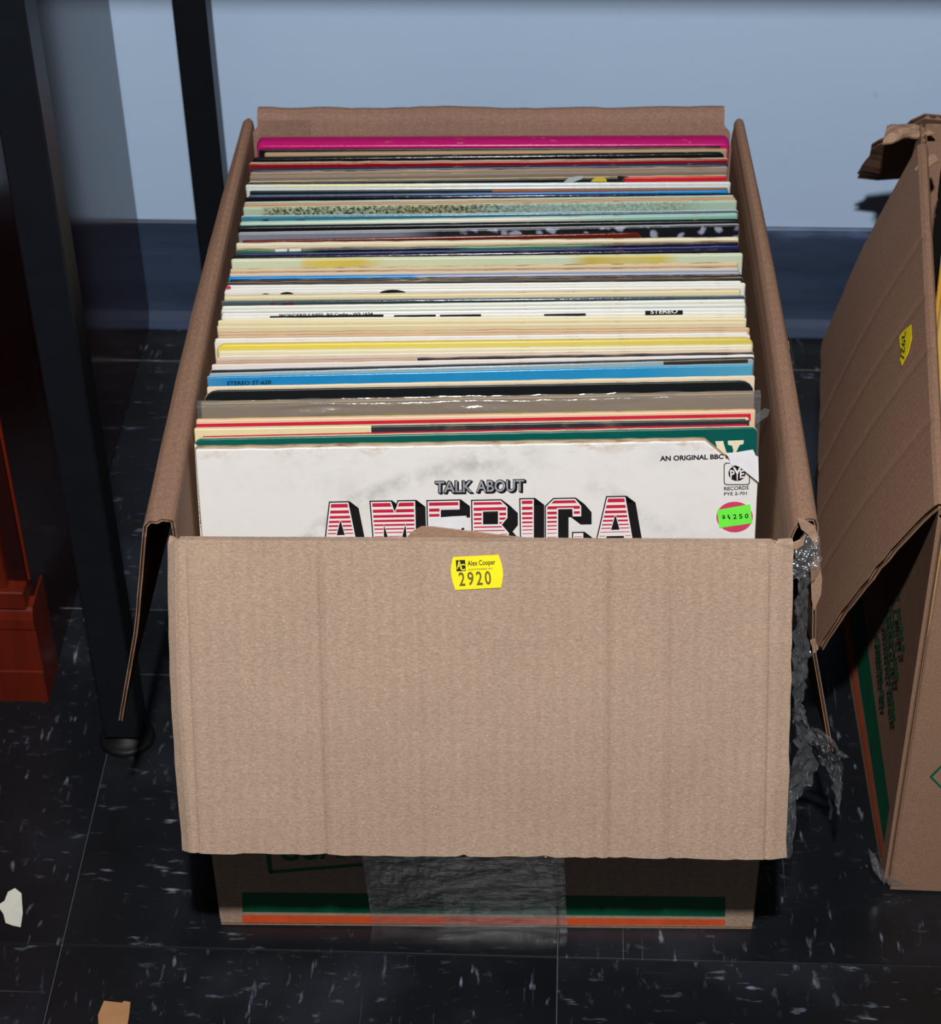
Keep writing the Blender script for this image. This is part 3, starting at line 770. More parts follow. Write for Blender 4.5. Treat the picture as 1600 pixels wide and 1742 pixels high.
S(324, 319, 425, 1237, (30, 44, 56), [(0, (18, 34, 44)), (.50, (18, 30, 40)), (.505, (150, 80, 28)), (1, (140, 78, 34))], .4, 'dark sleeve that turns orange-brown over its right half', wear=.05, opts={'interp': 'CONSTANT'})
S(331, 322, 423, 1238, (96, 108, 126), [(0, (70, 82, 100)), (.3, (40, 60, 96)), (.6, (30, 100, 180)), (1, (0, 138, 214))], .6, 'sleeve shading from grey to bright blue at its right end', wear=.05)
S(335, 328, 417, 1244, (24, 24, 34), (20, 20, 32), 1.0, 'shiny black sleeve with sparkling edge in front of the bright blue one', wear=.03)
S(342, 330, 416, 1247, (178, 194, 176), (170, 186, 168), .5, 'thin pale green sleeve in front of a shiny black one', wear=.15)
S(346, 335, 415, 1250, (160, 112, 78), (190, 150, 118), .2, 'sleeve with worn reddish brown edge behind the engraved landscape', wear=.6)
S(350, 338, 414, 1252, (206, 200, 164), [(0, (170, 188, 164)), (.3, (162, 176, 146)), (.6, (154, 180, 170)), (1, (164, 188, 168))], .3, 'sea green sleeve with an engraved landscape along its top', wear=.25, opts={'tex': 'engraving'})
S(366, 356, 411, 1254, (212, 222, 226), [(0, (56, 124, 144)), (.5, (40, 108, 132)), (.8, (60, 100, 124)), (1, (64, 92, 116))], .8, 'glossy teal sleeve with white edge in front of the engraved landscape', wear=.05)
S(376, 361, 409, 1253, (196, 214, 196), [(0, (160, 196, 180)), (.3, (214, 222, 206)), (.55, (222, 218, 202)), (.75, (150, 192, 176)), (1, (128, 178, 162))], .4, 'mint and ivory sleeve between teal and black ones', wear=.2)
S(383, 371, 405, 1254, (34, 38, 44), (16, 20, 20), .6, 'black sleeve behind the grey photograph with scattered leaves', wear=.08)
S(394, 379, 406, 1256, (176, 178, 184), [(0, (128, 132, 146)), (.32, (120, 124, 136)), (.40, (34, 36, 40)), (1, (16, 20, 24))], .5, 'sleeve with grey photo turning black with pale scattered leaves', wear=.08, opts={'tex': 'leaves'})
S(408, 391, 412, 1256, (104, 40, 28), (96, 30, 20), .8, 'dark red-brown sleeve with dipped right corner', wear=.1, notch='short')
S(412, 402, 402, 1255, (226, 216, 186), (220, 212, 184), .3, 'cream sleeve with split edge in front of the dark red-brown one', wear=.35)
S(422, 408, 402, 1255, (196, 170, 138), [(0, (52, 96, 66)), (.11, (58, 112, 80)), (.17, (14, 28, 34)), (.42, (16, 36, 40)), (.47, (60, 120, 84)), (.68, (64, 112, 84)), (.75, (34, 26, 40)), (1, (30, 24, 38))], .6, 'dark green and black sleeve with two white printed bars', wear=.6)
S(431, 417, 403, 1256, (42, 42, 96), (40, 42, 104), .5, 'thin purple-blue sleeve in front of the dark green one', wear=.15)
S(434, 422, 396, 1257, (30, 28, 36), (20, 20, 26), .9, 'glossy black sleeve with chipped edge behind the pale green one', wear=.2)
S(439, 429, 394, 1262, (226, 228, 200), [(0, (206, 214, 184)), (.13, (206, 212, 182)), (.145, (212, 198, 120)), (.18, (212, 194, 96)), (.25, (210, 190, 92)), (.30, (208, 212, 176)), (.66, (200, 212, 184)), (.70, (196, 176, 84)), (.78, (202, 190, 120)), (.84, (200, 184, 92)), (.88, (198, 208, 180)), (1, (196, 208, 184))], .3, 'pale green sleeve with two yellow patches along the top', wear=.1)
S(456, 445, 392, 1254, CRM, (206, 182, 146), .1, 'ragged cream sleeve in front of the yellow-patched one', wear=.55)
S(462, 452, 391, 1255, (200, 170, 138), (206, 188, 168), .1, 'pinkish tan sleeve behind the bright blue strip', wear=.6)
S(470, 460, 389, 1258, (40, 140, 214), [(0, (0, 134, 214)), (.36, (24, 136, 206)), (.38, (150, 152, 172)), (1, (166, 164, 178))], .6, 'sleeve bright blue on the left and lilac grey on the right', wear=.02)
S(475, 466, 391, 1262, (40, 38, 40), (24, 22, 24), .6, 'black sleeve with paper rubbed off its edge behind a scuffed brown one', wear=.4)
S(479, 470, 386, 1262, (156, 128, 98), (30, 24, 22), .3, 'scuffed brown and black sleeve behind the plain white ones', wear=.6)
S(484.5, 477, 386, 1260, WHT, (226, 228, 222), .4, 'plain white sleeve directly in front of the scuffed brown one', wear=.08)
S(488, 479.5, 384, 1267, (230, 226, 214), (224, 222, 212), .4, 'white sleeve with a pink smudge on its left corner', wear=.12)
S(493, 485, 382, 1266, (232, 234, 234), (222, 222, 216), .8, 'glossy white sleeve with dark arcs peeping over the next one', wear=.05)
S(501, 490, 382, 1258, (224, 210, 176), (222, 208, 166), .3, 'buff yellow sleeve behind the plastic wrapped dark one', wear=.15)
S(510, 501, 380, 1265, (150, 158, 166), [(0, (70, 86, 86)), (.4, (34, 50, 54)), (1, (54, 74, 86))], .9, 'dark sleeve in wrinkled plastic wrap between buff and white ones', wear=.1)
S(520, 508, 378, 1266, (232, 232, 222), (224, 226, 214), .5, 'white sleeve in front of the dark plastic wrapped one', wear=.1)
S(524, 513, 377, 1267, (226, 228, 220), (216, 218, 208), .5, 'off-white sleeve behind the one in torn plastic', wear=.1)
S(531, 521, 378, 1267, (206, 208, 206), (228, 230, 228), .9, 'white sleeve in torn clear plastic behind the lettered one', wear=.1)
S(536, 528, 377, 1267, (226, 224, 214), (228, 226, 216), .5, 'white sleeve with black STEREO tag and printed black bars', wear=.1)
S(540.5, 535, 380, 1266, (230, 226, 208), (226, 222, 200), .4, 'ivory sleeve directly behind the two buff cream ones', wear=.15)
S(544, 539.5, 371, 1269, (232, 220, 180), (226, 214, 174), .3, 'pale cream sleeve just behind the wide buff one', wear=.1)
S(551.5, 543.5, 370, 1268, (230, 216, 176), (220, 206, 166), .3, 'wide buff cream sleeve with bent corner behind frayed tan ones', wear=.08)
S(564, 556, 371, 1274, (190, 146, 108), (206, 178, 144), .1, 'tan sleeve with frayed brown edge in front of the wide buff one', wear=.6)
S(570, 561, 371, 1272, (206, 160, 112), (206, 176, 140), .1, 'brown-edged tan sleeve behind two white sleeves', wear=.6)
S(574.5, 564, 366, 1271, WHT, (226, 224, 220), .4, 'white sleeve with brown foxing in front of frayed tan ones', wear=.15)
S(579, 568, 365, 1275, (226, 222, 214), (222, 216, 206), .4, 'white sleeve directly behind the yellow one', wear=.25)
S(583, 572, 369, 1280, (222, 200, 110), [(0, (226, 206, 76)), (.5, (222, 206, 108)), (1, (208, 190, 92))], .4, 'mustard yellow sleeve among cream and white ones', wear=.15, rad=.005)
S(595, 584, 372, 1279, (228, 222, 190), (222, 214, 182), .3, 'pale cream sleeve directly in front of the mustard yellow one', wear=.15)
S(604, 590, 372, 1278, (226, 218, 194), (226, 216, 190), .3, 'cream sleeve behind the peeling pinkish ones', wear=.15)
S(608, 594, 368, 1277, (206, 188, 170), (206, 190, 176), .1, 'pinkish sleeve with lightly peeling edge', wear=.4)
S(613, 597, 367, 1281, (190, 156, 130), [(0, (190, 158, 134)), (.37, (196, 168, 150)), (.375, (30, 30, 36)), (.8, (40, 40, 50)), (1, (60, 60, 70))], .2, 'brown peeling sleeve with a black strip on its right side', wear=.6, opts={'interp': 'CONSTANT'})
S(619, 602, 360, 1282, (216, 202, 190), (220, 212, 206), .3, 'off-white sleeve in front of the brown peeling one', wear=.3)
S(627, 604.5, 357, 1283, (228, 230, 230), (40, 40, 46), .5, 'white-edged sleeve with black face behind the pale grey one', wear=.08)
S(631, 606.5, 355, 1282, (190, 200, 204), [(0, (150, 170, 174)), (.83, (160, 166, 168)), (.835, (58, 48, 34)), (.985, (58, 48, 34)), (.99, (150, 160, 164))], .8, 'pale grey-green glossy sleeve behind the bright blue STEREO one', wear=.08, opts={'interp': 'CONSTANT'})
S(637.5, 616, 350, 1282, (150, 190, 210), [(0, (70, 138, 184)), (.04, (28, 130, 188)), (.8, (40, 140, 190)), (1, (84, 158, 188))], .7, 'bright blue sleeve printed STEREO ST-620', wear=.08, opts={'dirt': (90, 160, 200)})
S(657, 638, 352, 1283, (228, 212, 182), (222, 206, 178), .2, 'thin cream sleeve between the bright blue and the wide black ones', wear=.2)
S(661, 643.5, 345, 1283, (220, 206, 178), (18, 21, 24), .35, 'wide matt black sleeve with rounded corners and cream edge', wear=.15, rad=.008, opts={'dirt': (36, 42, 46)})
S(682, 664, 340, 1284, (158, 138, 112), [(0, (140, 122, 98)), (1, (146, 128, 106))], .3, 'greyish brown sleeve in crinkled clear plastic', wear=.3)
S(711, 694, 333, 1285, (222, 186, 140), (222, 190, 158), .3, 'peach beige sleeve with a red printed frame', wear=.2)
S(726, 709.5, 331, 1273, (222, 206, 166), [(0, (222, 208, 166)), (.318, (224, 206, 160)), (.32, (44, 46, 52)), (1, (52, 52, 58))], .4, 'sleeve cream on the left and charcoal on the right', wear=.15, opts={'interp': 'CONSTANT'})
S(743, 723, 332, 1287, (220, 200, 168), [(0, (10, 92, 82)), (1, (0, 84, 78))], .5, 'dark teal green sleeve with cream serif letter', wear=.2, rad=.004, opts={'dirt': (30, 104, 96)})
S(757, 741, 334, 1289, (206, 182, 152), (226, 224, 222), .25, 'white record sleeve titled TALK ABOUT AMERICA with green price sticker', wear=.55, opts={'tex': 'scuff', 'dirt': (196, 186, 170)}, notch='cut')

# thickness from the gaps, then build, back to front
YB = lambda r, x: r['mid'].y + math.tan(r['yaw']) * (x - r['mid'].x)
for a in range(len(REC) - 1):
    r, q = REC[a], REC[a + 1]
    for x in (-.155, .155):
        if YB(q, x) > YB(r, x) - .0019:
            d = YB(q, x) - (YB(r, x) - .0019); q['mid'] = q['mid'] - Vector((0, d, 0))
for a, r in enumerate(REC):
    if r['t'] is None:
        if a + 1 < len(REC): gap = min(YB(r, x) - YB(REC[a + 1], x) for x in (-.155, .155)); r['t'] = max(.0013, min(.0036, gap * math.cos(TH_L) * .82))
        else: r['t'] = .0066
front = REC[-1]
def pre_plane(r):
    return Plane(r['mid'] - r['uz'] * HT - r['uy'] * r['t'], -r['uy'])
pp = pre_plane(front); org = pp.P
def loc(r, p): d = p - (r['mid'] - r['uz'] * HT - r['uy'] * r['t']); return d.dot(r['ux']), d.dot(r['uz'])
c0 = loc(front, pp.at(1199, 750)); c1 = loc(front, pp.at(1290, 824))
front['cut'] = (c0[0], HT - c1[1])
sh = REC[21]; s0 = loc(sh, pre_plane(sh).at(1087, 396)); sh['cut'] = (s0[0], .006)
for r in REC: build_sleeve(r, r['t'])

# ---- prints on particular sleeves
def rp(i): return REC[i - 1]
def rpoly(r, name, pts, mat, lift=.0002, parent=None): px, fc = poly(pts); return rdecal(r, name, px, fc, mat, lift, parent)
def rtext(r, txt, quad, mat, lift=.0002, name='printed_lettering', parent=None, bold=.022): px, fc = quad_text(txt, quad, bold); return rdecal(r, name, px, fc, mat, lift, parent)
r = rp(9)
MG = plain('painted_grey', (176, 186, 186), .5); MY = plain('painted_yellow', (206, 186, 60), .5); MD = plain('painted_dark', (22, 28, 28), .5)
rpoly(r, 'painted_figure', [(958, 310), (966, 303), (980, 299.5), (992, 299), (990, 304), (976, 309), (972, 312)], MG)
rpoly(r, 'painted_figure', [(1004, 309), (1010, 303), (1020, 301), (1030, 303), (1032, 309)], MY)
rpoly(r, 'painted_hair', [(1050, 299), (1070, 300), (1058, 302.5), (1068, 304), (1056, 306), (1064, 308.5), (1050, 310)], MD)
r = rp(18)
rpoly(r, 'printed_shape', [(443, 376), (448, 373.5), (454, 373), (460, 376)], M['ink_black'])
rpoly(r, 'printed_shape', [(502, 374), (519, 373), (519, 375.5), (502, 375.5)], M['ink_black'])
r = rp(24)
rpoly(r, 'printed_bar', [(468, 423.5), (488, 423), (488, 427.5), (468, 428)], M['ink_white'])
rpoly(r, 'printed_bar', [(492, 423), (512, 422.3), (512, 427), (492, 427.5)], M['ink_white'])
r = rp(34); rpoly(r, 'pink_smudge', [(385, 487), (390, 485), (393, 488), (392, 491), (385, 492)], plain('pink_marker', (196, 44, 96), .5), .0004)
r = rp(35)
for cx, cy, hw, hh in ((488, 500, 13, 3.5), (452, 500.5, 8, 1.6), (668, 497, 23, 4.5)):
    rpoly(r, 'printed_arc', [(cx + hw * math.cos(math.pi * q / 10), cy + 2.5 - (hh + 2.5) * math.sin(math.pi * q / 10)) for q in range(11)], M['ink_black'])
r = rp(37); MR = plain('dark_red_print', (96, 20, 26), .5)
rpoly(r, 'printed_patch', [(459, 515.8), (467, 515.6), (467, 519.4), (459, 519.6)], MR); rpoly(r, 'printed_patch', [(480, 515.4), (500, 515), (500, 519), (480, 519.2)], MR)
r = rp(41)
bar = rpoly(r, 'printed_bar', [(459, 537.5), (652, 534.5), (652, 543), (459, 545)], M['ink_black'])
rtext(r, 'WONDERFULNESS  Bill Cosby - WS 1634', [(474, 533.6), (634, 530.8), (634, 537.6), (474, 539.8)], M['ink_black'], .0003)
for a, b in ((670, 741), (748, 818), (925, 996)):
    rpoly(r, 'printed_bar', [(a, 536 - (a - 670) * .008), (b, 535.4 - (b - 670) * .008), (b, 540.5 - (b - 670) * .008), (a, 541 - (a - 670) * .008)], M['ink_black'])
tg_ = rpoly(r, 'printed_tag', [(1097, 528.5), (1161, 527.5), (1161, 535), (1097, 536)], M['ink_black'])
rtext(r, 'STEREO', [(1106, 526.5), (1152, 525.8), (1152, 532.5), (1106, 533.3)], M['ink_white'], .0004)
r = rp(57); rtext(r, 'STEREO ST-620', [(386, 648.5), (461, 646.5), (461, 653.2), (386, 655.2)], M['ink_black'])
rtext(r, 'TENNESSEE FIREBIRD', [(706, 652), (905, 647), (905, 652), (706, 657)], M['ink_grey']) if False else None
# red frame on the peach sleeve
r = rp(61)
fv = [(334, 721), (1276, 703.5), (1276, 709), (334, 726.5)]
rpoly(r, 'printed_red_frame', fv, M['ink_red']); rpoly(r, 'printed_red_frame', [(1270, 703.6), (1276.5, 703.4), (1276.5, 716), (1270, 716)], M['ink_red'], .00022)
for a in (395, 560, 650, 850, 960, 1050, 1150):
    rpoly(rp(60), 'printed_green_patch', [(a, 708.5 - (a - 395) * .0195), (a + 48, 707.5 - (a - 395) * .0195), (a + 48, 711.5 - (a - 395) * .0195), (a, 712.5 - (a - 395) * .0195)], plain('olive_print', (142, 140, 62), .6))
# red line along the foot of the charcoal patch, cream nick
r = rp(62); rpoly(r, 'printed_red_line', [(345, 741.6), (1270, 721.2), (1270, 726), (345, 747)], M['ink_red'])
rpoly(r, 'worn_nick', [(1267, 710.5), (1272, 710), (1272, 714), (1268, 714.5)], M['paper_cream'], .0003)
# serif letter on the green sleeve
r = rp(63)
rpoly(r, 'serif_letter', [(1237.5, 749.5), (1264.5, 748.5), (1264, 755), (1257.5, 757), (1252, 768), (1249, 790), (1238, 790), (1247, 766), (1244.5, 758), (1238, 756.5)], M['paper_cream'])
rpoly(r, 'serif_letter', [(1216, 750.5), (1230, 750), (1230, 753), (1236, 772), (1222, 772)], M['paper_cream'])
# clear plastic bag on the brown sleeve
r = rp(60); w = r['w']; vs = []; fs = []; nx = 150
dep = [.0006 * q for q in range(41)] + [.03, .045, .06, .075]; nz = len(dep) - 1
for dz in dep:
    for q in range(nx + 1):
        a = q / nx; b = dz / .075
        x = -w / 2 - .002 + a * (w + .0055); z = HT + .0008 - dz
        edge = math.exp(-(dz / .0016) ** 2); fade = max(0, 1 - dz / .045)
        ph = dz / .0085 * 2 * math.pi + 5 * mnoise.noise(Vector((a * 4, dz * 60, 2)))
        am = max(0, .2 + 1.3 * mnoise.noise(Vector((a * 7, dz * 90, 9))))
        y = -.0013 - .00085 * math.sin(ph) * am * fade - .0003 * mnoise.noise(Vector((a * 34, dz * 420, 5))) * fade + (r['tt'] * .5 + .0016) * edge
        z += .0007 * mnoise.noise(Vector((a * 22, 5, b * 5))) * edge
        vs.append((x, min(y, r['tt'] * .5), z))
for j in range(nz):
    for q in range(nx): a = j * (nx + 1) + q; fs.append((a, a + 1, a + nx + 2, a + nx + 1))
mk('plastic_bag', vs, fs, M['poly_sleeve'], r['obj'], local=True, smooth=True)
# loose wisp of plastic beside it
wv = [r['Minv'] @ onz(a, b, .30) for a, b in ((1285, 705), (1300, 694), (1309, 697), (1306, 708), (1296, 714), (1286, 722))]
mk('plastic_wisp', wv, [tuple(range(6))], M['poly_sleeve'], r['obj'], local=True)
# wrinkled wrap along the top of the dark wrapped sleeve and the torn one
for i_, dz in ((37, .004), (40, .004)):
    r = rp(i_); w = r['w']; vs = []; fs = []; nx, nz = 90, 6
    for j in range(nz + 1):
        for q in range(nx + 1):
            a = q / nx; b = j / nz; edge = math.exp(-(b / .25) ** 2)
            vs.append((-w / 2 - .001 + a * (w + .002), -.00015 - .00008 * (1 + mnoise.noise(Vector((a * 30, b * 6, i_)))) + r['tt'] * .45 * edge, HT + .0006 - b * .03 + .0006 * mnoise.noise(Vector((a * 40, 2, i_))) * edge))
    for j in range(nz):
        for q in range(nx): a = j * (nx + 1) + q; fs.append((a, a + 1, a + nx + 2, a + nx + 1))
    mk('plastic_wrap', vs, fs, M['poly_sleeve'], r['obj'], local=True, smooth=True)

# ---- front cover artwork
r = front; fcov = r['front']
def C2P(u, vp):           # lettering frame -> photograph pixels
    v_ = vp - (u - 120) * .0195
    return (530 + u / 2.807, 800 + v_ / 2.807)
LET = {
 'A': ([(82, 148), (180, 148), (231, 400), (168, 400), (160, 345), (119, 345), (113, 400), (53, 400)], [[(137, 243), (123, 305), (155, 305)]]),
 'M': ([(275, 148), (383, 148), (396, 194), (409, 148), (499, 148), (506, 400), (455, 400), (447, 268), (418, 400), (382, 400), (345, 268), (350, 400), (296, 400)], []),
 'E': ([(547, 150), (712, 150), (712, 204), (622, 204), (622, 250), (700, 250), (700, 300), (625, 300), (625, 345), (715, 345), (715, 400), (552, 400)], []),
 'R': ([(760, 153), (905, 153), (940, 187), (940, 245), (915, 275), (947, 312), (947, 400), (893, 400), (888, 326), (835, 326), (835, 400), (764, 400)], [[(822, 214), (885, 214), (885, 268), (822, 268)]]),
 'I': ([(990, 150), (1066, 150), (1066, 400), (995, 400)], []),
 'C': ([(1152, 152), (1260, 152), (1292, 190), (1292, 248), (1240, 248), (1238, 212), (1182, 212), (1182, 345), (1242, 345), (1242, 316), (1302, 316), (1302, 370), (1272, 400), (1142, 400), (1112, 368), (1112, 190)], []),
 'Aa': ([(1405, 148), (1502, 148), (1545, 400), (1490, 400), (1484, 345), (1412, 345), (1404, 400), (1346, 400)], [[(1449, 243), (1432, 305), (1466, 305)]]),
}
STR = [(160, 178), (191, 206), (217, 230), (240, 251), (261, 270), (281, 287.5), (299, 304), (318, 321.5), (337, 340), (356, 358)]
def poff(P, d):           # inset polygon (clockwise in v-down frame)
    n = len(P); res = []
    for i in range(n):
        a, b, c = Vector(P[i - 1]), Vector(P[i]), Vector(P[(i + 1) % n])
        e1 = (b - a).normalized(); e2 = (c - b).normalized(); n1 = Vector((-e1.y, e1.x)); n2 = Vector((-e2.y, e2.x))
        m_ = (n1 + n2); k_ = d / max(.35, (1 + n1.dot(n2)) / 1) * 1
        res.append(tuple(b + m_ * k_))
    return res
def scan(polys, y):
    xs = []
    for P in polys:
        n = len(P)
        for i in range(n):
            (x0, y0), (x1, y1) = P[i], P[(i + 1) % n]
            if (y0 <= y) != (y1 <= y): xs.append(x0 + (y - y0) * (x1 - x0) / (y1 - y0))
    return sorted(xs)
def fill_rows(polys, ys):
    """trapezoids of the even-odd fill between successive scan rows"""
    v = []; f = []
    for y0, y1 in zip(ys[:-1], ys[1:]):
        e = (y1 - y0) * .02; A_, B_ = scan(polys, y0 + e), scan(polys, y1 - e)
        if len(A_) != len(B_): continue
        for q in range(0, len(A_) - 1, 2):
            b = len(v); v += [(A_[q], y0), (A_[q + 1], y0), (B_[q + 1], y1), (B_[q], y1)]; f.append((b, b + 1, b + 2, b + 3))
    return v, f
def rows_for(polys, extra=()):
    ys = sorted(set([round(p[1], 3) for P in polys for p in P] + list(extra))); out = []
    for a, b in zip(ys[:-1], ys[1:]):
        nsub = max(1, int((b - a) / 12)); out += [a + (b - a) * k_ / nsub for k_ in range(nsub)]
    return out + [ys[-1]]
KEEP = 396
for nm, (outer, holes) in LET.items():
    polys = [outer] + holes
    # cast shadow block: swept letter
    sv = []; sf = []
    DX, DY = 44, 34
    for P in [outer]:
        n = len(P)
        for i in range(n):
            a, b = P[i], P[(i + 1) % n]; q0 = len(sv)
            sv += [a, b, (b[0] + DX, b[1] + DY), (a[0] + DX, a[1] + DY)]; sf.append((q0, q0 + 1, q0 + 2, q0 + 3))
    v2, f2 = fill_rows(polys, rows_for(polys)); q0 = len(sv); sv += v2; sf += [tuple(k_ + q0 for k_ in q) for q in f2]
    L = rdecal(r, 'title_letter', [C2P(*p) for p in sv], sf, M['ink_black'], .00010, fcov)
    if holes:
        for hpoly in holes: 
            rdecal(r, 'letter_counter', [C2P(*p) for p in hpoly], [tuple(range(len(hpoly)))], M['ink_black'], .00020, r['obj'])
    inn = [poff(outer, 6)] + [poff(hh, -5) if False else [tuple(Vector(p) + (Vector(p) - sum((Vector(x) for x in hh), Vector((0, 0))) / len(hh)).normalized() * 6) for p in hh] for hh in holes]
    v2, f2 = fill_rows(inn, rows_for(inn)); rdecal(r, 'letter_face', [C2P(*p) for p in v2], f2, M['ink_white'], .00016, r['obj'])
    red = [poff(outer, 12)] + [[tuple(Vector(p) + (Vector(p) - sum((Vector(x) for x in hh), Vector((0, 0))) / len(hh)).normalized() * 14) for p in hh] for hh in holes]
    rv = []; rf = []
    for a, b in STR:
        ys = [a] + [y for y in rows_for(red) if a < y < b] + [b]
        v2, f2 = fill_rows(red, ys); q0 = len(rv); rv += v2; rf += [tuple(k_ + q0 for k_ in q) for q in f2]
    rdecal(r, 'red_stripes', [C2P(*p) for p in rv], rf, M['ink_red'], .00022, r['obj'])
# white torn patch over the E
rpoly(r, 'torn_patch', [(730, 881), (745, 880), (770, 878), (793, 877), (796, 905), (795, 925), (728, 925), (728, 895)], M['paper_white'], .0003, r['obj'])
rpoly(r, 'ink_speck', [(781, 905), (786, 897), (790, 898), (788, 903), (791, 906), (784, 907)], M['ink_black'], .00036, r['obj'])
# TALK ABOUT
for dx, dy, m_, lf in ((3, 2.2, 'ink_black', .0001), (1.5, 1.1, 'ink_black', .00013), (0, 0, 'ink_black', .00015), (0, 0, 'ink_grey', .0002)):
    for tx, q in (('TALK', [(740, 819), (803, 817.5), (803, 837), (740, 838)]), ('ABOUT', [(810, 817.5), (891, 815.5), (891, 835.5), (810, 837)])):
        e_ = 1.3 if m_ == 'ink_black' else 0
        rtext(r, tx, [(q[0][0] + dx - e_, q[0][1] + dy - e_), (q[1][0] + dx + e_, q[1][1] + dy - e_), (q[2][0] + dx + e_, q[2][1] + dy + e_), (q[3][0] + dx - e_, q[3][1] + dy + e_)], M[m_], lf, 'subtitle_lettering', r['obj'], .055 if m_ == 'ink_black' else .012)
rtext(r, 'AN ORIGINAL BBC RE', [(1122, 775.5), (1248, 771.5), (1248, 780), (1122, 784.5)], M['ink_black'], .00015, 'printed_lettering', r['obj'], .036)
rtext(r, 'RECORDS', [(1231, 828), (1273, 826), (1273, 832.5), (1231, 834.5)], M['ink_black'], .00015, 'printed_lettering', r['obj'])
rtext(r, 'PYE 2-701', [(1231, 837.5), (1270, 836), (1270, 841.5), (1231, 843)], M['ink_black'], .00015, 'printed_lettering', r['obj'])
# label badge: rounded outline with a round emblem
def rr(x0, y0, x1, y1, rad, n=5):
    pts = []
    for cx, cy, a0 in ((x1 - rad, y0 + rad, -90), (x1 - rad, y1 - rad, 0), (x0 + rad, y1 - rad, 90), (x0 + rad, y0 + rad, 180)):
        pts += [(cx + rad * math.cos(math.radians(a0 + 90 * k_ / n)), cy + rad * math.sin(math.radians(a0 + 90 * k_ / n))) for k_ in range(n + 1)]
    return pts
a = rr(1230.5, 787, 1275, 825, 5); b = rr(1232, 788.5, 1273.5, 823.5, 4); n = len(a)
rdecal(r, 'badge_outline', a + b, [(i, (i + 1) % n, n + (i + 1) % n, n + i) for i in range(n)], M['ink_black'], .00015, r['obj'])
rpoly(r, 'badge_emblem', [(1253 + 14.5 * math.cos(2 * math.pi * q / 32), 805 + 13 * math.sin(2 * math.pi * q / 32)) for q in range(32)], M['ink_black'], .00015, r['obj'])
for tx, q in (('P', [(1241, 799), (1249, 800), (1249, 813), (1242, 814)]), ('Y', [(1246, 795), (1261, 795), (1257, 817), (1250, 817)]), ('E', [(1258, 800), (1266, 799), (1265, 812), (1258, 813.5)])):
    rtext(r, tx, q, M['ink_white'], .0002, 'emblem_letter', r['obj'])
# stickers
rpoly(r, 'round_pink_sticker', [(1249 + 31 * math.cos(2 * math.pi * q / 40), 879 + 26 * math.sin(2 * math.pi * q / 40)) for q in range(40)], M['sticker_pink'], .0003, r['obj'])
gs = rpoly(r, 'green_price_sticker', [(1219, 867), (1275.5, 857), (1279, 889.5), (1223, 897.5)], M['sticker_green'], .00045, r['obj'])
for ch, x0 in (('$', 1227), ('2', 1246), ('5', 1256), ('0', 1266)):
    dy = -(x0 - 1227) * .06; hgt = 8 if ch != '$' else 7
    rtext(r, ch, [(x0, 875.5 + dy), (x0 + 6, 875 + dy), (x0 + 6.5, 875 + hgt + dy), (x0 + .5, 875.5 + hgt + dy)], M['ink_black'], .0006, 'price_digit', r['obj'])
rpoly(r, 'price_mark', [(1237, 875), (1239, 874.5), (1239.5, 879), (1241.5, 878.5), (1241.5, 882), (1239.5, 883), (1239, 880), (1237.3, 880.5)], M['ink_black'], .0006, r['obj'])
px, fc = poly([(328.5, 762), (337, 768), (345, 925), (339, 925)])
rdecal(r, 'back_leaf', px, fc, M['paper_cream'], -.0062, r['obj'])
rtext(r, 'TALK ABOUT AMERICA', [(337.5, 800), (343, 905), (338.5, 905), (332, 800)], M['ink_black'], -.0060, 'spine_lettering', r['obj'])
# torn inner paper over the cut corner
ip = rpoly(r, 'torn_paper', [(1231, 769.5), (1250, 769), (1269, 765.5), (1280, 764), (1283, 770), (1284, 773.5), (1289, 776), (1290, 820), (1258, 794), (1250, 790.5), (1242, 791), (1240, 780), (1237, 775)], M['paper_white'], .0007, r['obj'])

# ================================================================ SECOND BOX
b2 = thing('storage_box', (.42, .26, 0), 'second brown cardboard box with green print and a big side flap, at the right', 'box')
b2['label'] = 'second brown cardboard box with green print and large drooping side flap'
C00 = Vector((.2507, .035, .002)); C01 = Vector((.2487, .448, .002)); T00 = Vector((.2475, .034, .304)); T01 = Vector((.2940, .448, .306))
X2 = .575
def ruled(a, b, c, d): return lambda s, t: (a.lerp(b, s)).lerp(c.lerp(d, s), t)
def lp(s, t):
    p = ruled(C01, C00, T01, T00)(s, t); return p + Vector((.004 * math.sin(math.pi * t) * (1 - s), 0, 0))
board('side_panel', b2, lp, 16, 10, M['kraft_box2'], TH, 'S', .43)
F0, F1 = Vector((.2525, .033, .002)), Vector((X2, .02, .002)); G0, G1 = Vector((.2500, .032, .306)), Vector((X2, .02, .306))
board('front_panel', b2, ruled(F0, F1, G0, G1), 12, 8, M['kraft_box2'], TH, 'S', .32)
board('side_panel', b2, ruled(Vector((X2, .02, .002)), Vector((X2, .438, .002)), Vector((X2, .02, .306)), Vector((X2, .438, .306))), 8, 6, M['kraft_box2'], TH, 'S', .43)
board('back_panel', b2, ruled(Vector((X2, .440, .002)), Vector((.2515, .450, .002)), Vector((X2, .440, .304)), Vector((.297, .450, .304))), 10, 6, M['kraft_box2'], TH, 'S', .31)
board('bottom_panel', b2, ruled(Vector((.252, .035, .003)), Vector((X2, .02, .003)), Vector((.252, .448, .003)), Vector((X2, .438, .003))), 4, 4, M['kraft_box2'], TH, 'S', .32)
